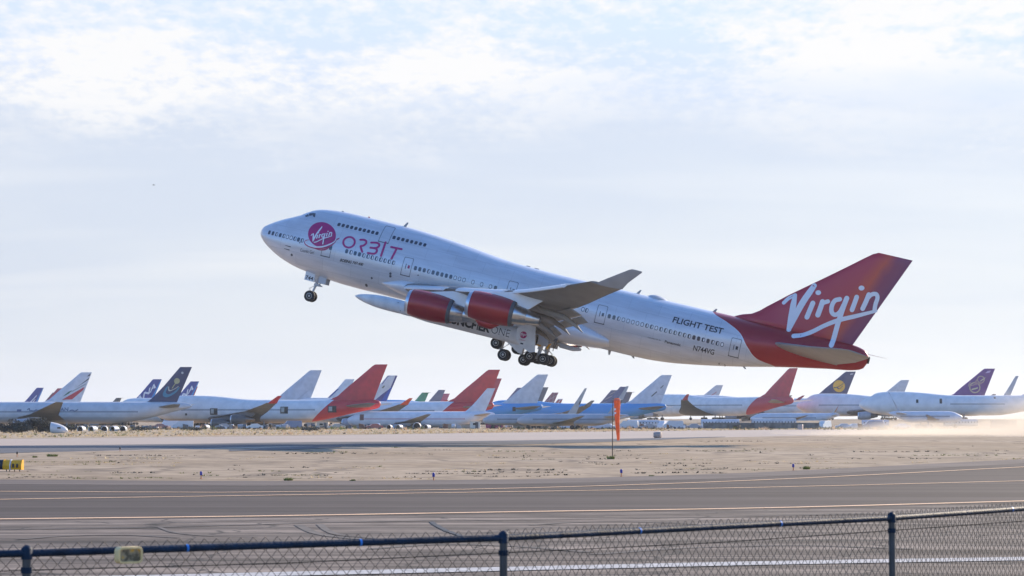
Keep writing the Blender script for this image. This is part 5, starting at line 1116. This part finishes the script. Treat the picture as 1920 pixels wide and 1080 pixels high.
for q_ in (GY, GO, GG): translucent(q_, .4)
def tuft(m, x, y, w, h, rnd, nb=9):
    for k in range(nb):
        a = rnd.uniform(0, 6.28); r1 = rnd.uniform(0,.25)*w; r2 = rnd.uniform(.25,.5)*w; bw = .05*w+.02; hh = h*rnd.uniform(.5,1)
        c, s_ = math.cos(a), math.sin(a); m.add([(x+c*r1-s_*bw, y+s_*r1+c*bw, -.01), (x+c*r1+s_*bw, y+s_*r1-c*bw, -.01), (x+c*r2, y+s_*r2, hh)], [(0,1,2)])
rnd = random.Random(11); m = MB()
for k in range(6500):
    px = rnd.uniform(-60, 1980); t = px/1920; top_ = 803.5-6*t; far_ = G(max(px,0), 821.5-20.5*t if px > 0 else 821)[1]; Y = far_+4+rnd.random()**1.3*(640-far_); x = (px-960)/F*Y
    v = math.sin(x*.11)+math.sin(x*.043+1.3)+math.sin(Y*.07); m.mi = 0 if rnd.random() < .62 else (1 if v > -.3 else 2) if rnd.random() < .8 else 3
    if m.mi == 2 and rnd.random() < .5: m.mi = 0
    sz = rnd.uniform(.4,1.3); tuft(m, x, Y, sz, sz*rnd.uniform(.2,.42), rnd, 7)
for k in range(1500):
    px = rnd.uniform(-60, 1700); Y = rnd.uniform(575, 690); x = (px-960)/F*Y
    if px > 320 and math.sin(x*.09)+math.sin(x*.23+1) < -.2: continue
    m.mi = rnd.choice((3,3,3,2,1)); sz = rnd.uniform(.8,2.4); tuft(m, x, Y, sz, sz*rnd.uniform(.35,.6), rnd, 9)
tag(m.build('dry_grass', [GY, GO, GG, GD], smooth=False), 'dry yellow grass and scrub along the far side of the runway', 'grass', kind='stuff')
m = MB()
for k in range(230):
    py = 786+(56 if rnd.random() < .8 else 20)+rnd.random()*58; px = rnd.uniform(-20, 1940); lo = 850-.022*px+3; hi_ = 899 if px < 960 else 899-(px-960)*.036
    if py < lo or py > hi_: continue
    p = G(px, py); m.mi = rnd.choice((2,3,3,0)); sz = rnd.uniform(.15,.6)*min(p[1]/110,1.6)
    nj = rnd.choice((1,3,6,12)); x1_ = p[0]; y1_ = p[1]
    for j in range(nj): tuft(m, x1_, y1_, sz, sz*rnd.uniform(.08,.2), rnd, 6); x1_ += rnd.uniform(.2,1.3)*sz; y1_ += rnd.gauss(0,1)*.25
tag(m.build('low_weeds', [GY, GO, GG, GD], smooth=False), 'sparse low weeds in the cracks of the sandy infield', 'weeds', kind='stuff')
for i, (px, py, w, h, lb) in enumerate(((1145,861,.62,.30,'green weed at the foot of the windsock pole'),(1513,880,.55,.20,'green weed beside the right blue marker'),(540,901,.45,.16,'green weed on the taxiway edge left of centre'),(661,902,.30,.09,'small flat weed on the taxiway edge'),(98,856,.9,.22,'yellow green weed beyond the yellow sign'),(1222,893,.35,.07,'tiny dark weed right of a blue marker'),(65,858,.5,.14,'tiny weed nearest the yellow sign'))):
    p = G(px, py); r_ = empty('weed', p, 0, lb, 'weed'); mm = MB(); rr = random.Random(i)
    for j in range(10): mm.mi = j % 2; tuft(mm, rr.uniform(-.3,.3)*w, rr.uniform(-.25,.25)*w, w*.6, h*rr.uniform(.7,1.1), rr, 12)
    mm.build('leaves', [pbr('bright_green_weed', (.22,.25,.07), .9), GG], r_, smooth=False)

# ------------------------------------------------------------------ windsock, markers, sign
p = G(1148.5, 860); ws_ = empty('windsock', p, 0, 'faded orange windsock hanging limp on a thin brown pole', 'windsock'); s_ = F/p[1]
hp = (860-746)/s_
MB().tube([(0,0,0),(0.0,0,hp*.55),(.04,0,hp)], [.035,.03,.025], 8).build('pole', pbr('brown_pole_paint', (.12,.08,.05), .7), ws_)
M['orange'] = translucent(pbr('faded_orange_fabric', (.85,.27,.10), .75, var=.22, scale=4), .45)
secs = []; off = [(1156.5,747,4.6),(1157,748.5,7.6),(1157,755,7.8),(1157.5,765,7.0),(1157.6,780,6.2),(1158,795,5.4),(1158.8,810,4.6),(1159.3,820,3.8),(1159.3,826,3.2)]
for i, (qx, qy, qr) in enumerate(off):
    cx_, cz_ = (qx-1148.5)/s_, (860-qy)/s_; rr = qr*.74/s_; secs.append([(cx_+rr*math.cos(2*math.pi*k/20)*(1+.10*math.sin(3*k+i*.7)*(i > 1)), rr*.8*math.sin(2*math.pi*k/20)*(1+.15*math.cos(2*k+i)*(i > 1)), cz_) for k in range(20)])
MB().loft(secs).build('fabric', M['orange'], ws_)
MB().tube([((1156.5-1148.5)/s_+8/s_*math.cos(2*math.pi*k/20), 8/s_*.8*math.sin(2*math.pi*k/20), (860-750)/s_) for k in range(21)], .018, 5).build('hoop', M['grey'], ws_)
m = MB()
for qy0, qy1, qx in ((766,770,1151.8),(773,777,1152.2)): m.add([((qx-1148.5)/s_-.02,-.22,(860-qy1)/s_),((qx-1148.5)/s_+.10,-.25,(860-qy1+.6)/s_),((qx-1148.5)/s_+.12,-.26,(860-qy0)/s_),((qx-1148.5)/s_-.02,-.23,(860-qy0)/s_)], [(0,1,2,3)])
m.build('patch', M['letterwhite'], ws_, smooth=False)
MB().tube([(0,0,hp),((1150-1148.5)/s_,0,(860-750)/s_),((1157-1148.5)/s_,0,(860-746)/s_)], .02, 6).build('swivel_arm', M['grey'], ws_)
BLM = pbr('blue_marker_plastic', (.05,.04,.28), .4); ORM = pbr('orange_marker_base', (.62,.22,.08), .6)
for px, py, dark_, lb in ((377,898,0,'blue edge marker far left of the windsock, above the dark taxiway'),(813,901,0,'blue topped edge marker with orange foot near the middle'),(1165,893.5,0,'blue edge marker just right of the windsock pole'),(1487.5,882,0,'blue edge marker beside the green weed at right'),(225,846,1,'tiny dark edge marker beside the runway at left'),(32,856,1,'tiny dark edge marker above the yellow sign')):
    p = G(px, py); r_ = empty('edge_marker', p, 0, lb, 'marker', 'edge markers along the taxiway')
    MB().lathe([(0,.06),(.02,.06),(.03,.025),(.16,.022)], 'z', (0,0,0), 12).build('base', ORM, r_); MB().lathe([(.16,.045),(.17,.06),(.30,.062),(.335,.045),(.35,.01)], 'z', (0,0,0), 12).build('lens', M['dark'] if dark_ else BLM, r_)
p = G(22, 884); s_ = F/p[1]; sg = empty('guidance_sign', (p[0],p[1],0), R(-12), 'yellow airfield guidance sign with black end panel, at the left edge', 'sign')
for i, (a, b_, mt) in enumerate(((-14,7.5,M['black']),(8,21,M['yellow']),(22.5,43,M['yellow']))):
    x0, x1 = (a-22)/s_, (b_-22)/s_; m = MB()
    m.loft([[(x,-.16,.10),(x,-.19,.30),(x,-.10,.55),(x,.02,.60),(x,.10,.55),(x,.12,.10)] for x in (x0+.02, x1-.02)]); m.build('sign_panel', mt, sg, smooth=False)
    m = MB(); m.loft([[(x,-.18,.09),(x,-.215,.30),(x,-.115,.57),(x,.02,.625),(x,.12,.57),(x,.14,.09)] for x in (x1-.02, x1+.03)]); m.build('frame', M['letterwhite'] if i == 1 else M['yellow'], sg, smooth=False)
for a in (-8, 12, 18, 28, 38):
    MB().tube([((a-22)/s_,-.02,0),((a-22)/s_,-.02,.1)], .025, 6).build('leg', M['dgrey'], sg)
for a in (28, 36): MB().box((a-22)/s_-.05,(a-22)/s_+.05,-.225,-.205,.20,.40).build('sign_mark', M['black'], sg, smooth=False)

# ------------------------------------------------------------------ chain link fence in front
FT = 2.02
pp = [(-960,1061.5),(50,1037.5),(944,1008.6),(1672,971.3),(2280,928)]
pts = [np.array(G(px, py, FT)[:2]) for px, py in pp]
d0_, d1_ = pts[0]-pts[1], pts[-1]-pts[-2]
pts = [pts[0]+d0_*2, pts[0]+d0_]+pts+[pts[-1]+d1_/np.linalg.norm(d1_)*3.6*k for k in (1, 2, 3)]
fr = empty('chain_link_fence', (pts[4][0], pts[4][1], 0), 0, 'chain link fence with dark blue top rail and posts across the foreground', 'fence'); O_ = pts[4]
lp = [(q[0]-O_[0], q[1]-O_[1]) for q in pts]
M['rail'] = pbr('dark_blue_rail_paint', (.010,.026,.052), .6, var=.4, scale=9, spec=.2, bump=.2, bscale=60); M['post'] = pbr('dark_post_paint', (.030,.042,.050), .4, var=.4, scale=7, coat=.2)
M['dullwire'] = pbr('dull_dark_wire', (.035,.033,.03), 1.0, spec=0.0)
M['wire'] = pbr('galvanised_wire', (.11,.10,.09), .32, metal=.6, var=.3, scale=30); M['tie'] = pbr('bright_blue_tie', (.02,.20,.62), .4)
for i in range(len(lp)-1):
    a, b_ = Vector((*lp[i], FT)), Vector((*lp[i+1], FT)); MB().tube([a, b_], .0190, 16).build('top_rail', M['rail'], fr)
    MB().tube([a-Vector((0,0,.085)), (a+b_)/2-Vector((0,0,.098)), b_-Vector((0,0,.085))], .0028, 6).build('tension_wire', M['dullwire'], fr)
    for k in range(1, 6):
        q_ = a.lerp(b_, (k-.3)/5.5); d_ = (b_-a).normalized(); c = []
        MB().tube([q_-d_*.007, q_+d_*.007], .0205, 12, False).build('wire_tie', M['tie'] if k % 2 == 0 else M['rail'], fr)
for i in range(len(lp)):
    x, y = lp[i]; m = MB().tube([(x,y,0),(x,y,FT+.005)], .0225, 16); po = m.build('post', M['post'], fr)
    MB().lathe([(-.03,.029),(.022,.029),(.03,.024),(.038,.014),(.042,.005)], 'z', (x,y,FT), 16).build('post_cap', M['rail'], po)
    MB().lathe([(-.05,.026),(-.05,.029),(-.02,.029),(-.02,.026)], 'z', (x,y,FT-.05), 16, False, False).build('clamp', M['rail'], po)
# woven wires, each a zigzag strand; one panel per bay
def panel(a, b_):
    a = np.array(a); b_ = np.array(b_); ln = np.linalg.norm(b_-a); e = (b_-a)/ln; nr = np.array([-e[1], e[0]]); p_ = .036; nz = int((FT+.040-.06)/p_); nw = int(ln/p_); vs = []; fs = []; r_ = .0024
    for k in range(nw):
        base = len(vs)
        for j in range(nz+1):
            u = (k+((j+k) % 2))*p_; z = FT+.045-j*p_; off = .030+.0035*(1 if (j+k) % 2 else -1)+.003*math.sin(u*7+j*.3)
            c = a+e*u+nr*off; jit = .0012*math.sin(k*3.1+j*1.7)
            for dx, dz_, dn in ((r_,0,-r_*.6),(-r_,0,-r_*.6),(0,0,r_)): vs.append((c[0]+e[0]*(dx+jit)+nr[0]*dn, c[1]+e[1]*(dx+jit)+nr[1]*dn, z))
            if j:
                o = base+(j-1)*3
                for q_ in range(3): w_ = (q_+1) % 3; fs.append((o+q_, o+w_, o+3+w_, o+3+q_))
    m = MB(); m.v = vs; m.f = fs; m.m = [0]*len(fs); me = bpy.data.meshes.new('wire_mesh'); me.from_pydata(vs, [], fs); me.materials.append(M['wire']); me.polygons.foreach_set('use_smooth', [True]*len(me.polygons)); me.update(); return link('wire_mesh', me, fr)
for i in range(len(lp)-1): panel(lp[i], lp[i+1])
# reflector box clamped on the rail
t = (233-50)/(944-50); q_ = np.array(G(233, 1037.8, FT)[:2])-O_; s_ = F/(q_[1]+O_[1]); ang = math.atan2(lp[4][1]-lp[3][1], lp[4][0]-lp[3][0])
rb_ = empty('reflector', (q_[0]+O_[0], q_[1]+O_[1], FT), ang, 'cream framed amber reflector clamped on the fence rail at left', 'reflector')
wd, hd = 25/s_, 15.5/s_
fo = rrect(2*wd, 2*hd, .022, 3); fi = rrect(2*wd-.022, 2*hd-.022, .014, 3); n_ = len(fo); m = MB()
m.loft([[(x,-.030,z-.005) for x, z in fo],[(x,-.075,z-.005) for x, z in fo],[(x*.97,-.080,z*.97-.005) for x, z in fo],[(x,-.080,z-.005) for x, z in fi],[(x,-.066,z-.005) for x, z in fi]], True, False)
m.build('frame', pbr('cream_plastic', (.85,.62,.27), .5, var=.15, scale=20), rb_)
def refl():
    mt = bpy.data.materials.new('amber_reflector'); mt.use_nodes = True; t_ = mt.node_tree; b2 = t_.nodes['Principled BSDF']; g = N(t_, 'ShaderNodeTexCoord'); n2_ = N(t_, 'ShaderNodeTexNoise', i_Scale=22.0, i_Detail=3.0); L(t_, g.outputs['Object'], n2_.inputs[0])
    L(t_, ramp(t_, n2_.outputs[0], [(.38,(.10,.085,.05)), (.5,(.36,.29,.17)), (.62,(.62,.36,.04))]), b2.inputs['Base Color']); b2.inputs['Roughness'].default_value = .25; return mt
m = MB(); m.add([(x,-.067,z-.005) for x, z in fi], [tuple(range(n_))]); m.build('lens', refl(), rb_, smooth=False)
MB().tube([(-.01,0,0),(.01,0,0)], .030, 14).tube([(0,-.03,0),(0,-.035,0)], .012, 8).build('clamp', M['post'], rb_)

# tiny bird far off
p = at(288, 347, 420); bd = empty('bird', tuple(p), 0, 'tiny dark bird high in the left sky', 'bird')
MB().tube([(-.22,0,0),(-.1,0,.02),(.1,0,.02),(.3,0,0)], [.01,.055,.05,.01], 8).build('body', M['dark'], bd)
for s2 in (-1, 1): MB().loft([[(-.08,s2*.02,.03),(.08,s2*.02,.03),(.08,s2*.02,.045)],[(-.02,s2*.28,.09),(.1,s2*.28,.09),(.1,s2*.28,.1)],[(.06,s2*.5,.03),(.1,s2*.5,.03),(.1,s2*.5,.035)]]).build('wing', M['dark'], bd)
# ------------------------------------------------------------------ dust blown up by the jet and the haze of the air
def volume(name, col, dens, noise=None):
    m = bpy.data.materials.new(name); m.use_nodes = True; t = m.node_tree; t.nodes.clear()
    o = N(t, 'ShaderNodeOutputMaterial'); v = N(t, 'ShaderNodeVolumePrincipled'); L(t, v.outputs[0], o.inputs['Volume'])
    v.inputs['Color'].default_value = (*col, 1); v.inputs['Density'].default_value = dens; v.inputs['Anisotropy'].default_value = 0.35
    if noise: L(t, noise(t), v.inputs['Density'])
    return m
def dust_density(t):
    g = N(t, 'ShaderNodeNewGeometry'); s = N(t, 'ShaderNodeSeparateXYZ'); L(t, g.outputs['Position'], s.inputs[0])
    mp = N(t, 'ShaderNodeMapping'); mp.inputs['Scale'].default_value = (.05,.04,.16); L(t, g.outputs['Position'], mp.inputs[0])
    n = N(t, 'ShaderNodeTexNoise', i_Scale=1.0, i_Detail=3.0, i_Roughness=.55); L(t, mp.outputs[0], n.inputs[0])
    xx = math_(t, 'DIVIDE', s.outputs[0], math_(t, 'MAXIMUM', s.outputs[1], 1.0))        # how far along the runway behind the jet
    ax = ramp(t, math_(t, 'MULTIPLY_ADD', s.outputs[0], 1/38.0, -1.32), [(0.0, 0.0), (0.45, .5), (1.0, 1.0)])
    top = math_(t, 'MULTIPLY_ADD', ax, 9.0, 1.5)
    az = math_(t, 'SUBTRACT', 1.0, math_(t, 'DIVIDE', s.outputs[2], top), clamp=True)
    nn = ramp(t, math_(t, 'ADD', n.outputs[0], math_(t, 'MULTIPLY_ADD', az, .35, -.2)), [(0.44, 0.0), (0.74, 1.0)])
    return math_(t, 'MULTIPLY', math_(t, 'MULTIPLY', nn, az), math_(t, 'MULTIPLY_ADD', ax, .075, .012))
m = MB(); n_ = 16; secs = []
for i in range(n_+1):
    t = i/n_; x = 46+110*t; hh = 2.0+9.5*min(1, t*1.9); y0, y1 = 350-8*t, 440+10*t
    secs.append([(x,y0,.02),(x,y0,hh*.5),(x,y0+18,hh),(x,y1-18,hh),(x,y1,hh*.5),(x,y1,.02)])
dc = m.loft(secs).build('dust_cloud', volume('pale_dust', (.92,.84,.74), .02, dust_density), smooth=False)
tag(dc, 'pale dust blowing over the runway at the right edge', 'dust', kind='stuff')
hz = MB().box(-9000, 9000, -80, 11000, -1.0, 130).build('haze', volume('thin_pale_haze', (.84,.90,1.0), .00007), smooth=False)
tag(hz, 'thin pale haze hanging over the whole airfield', 'haze', kind='stuff')
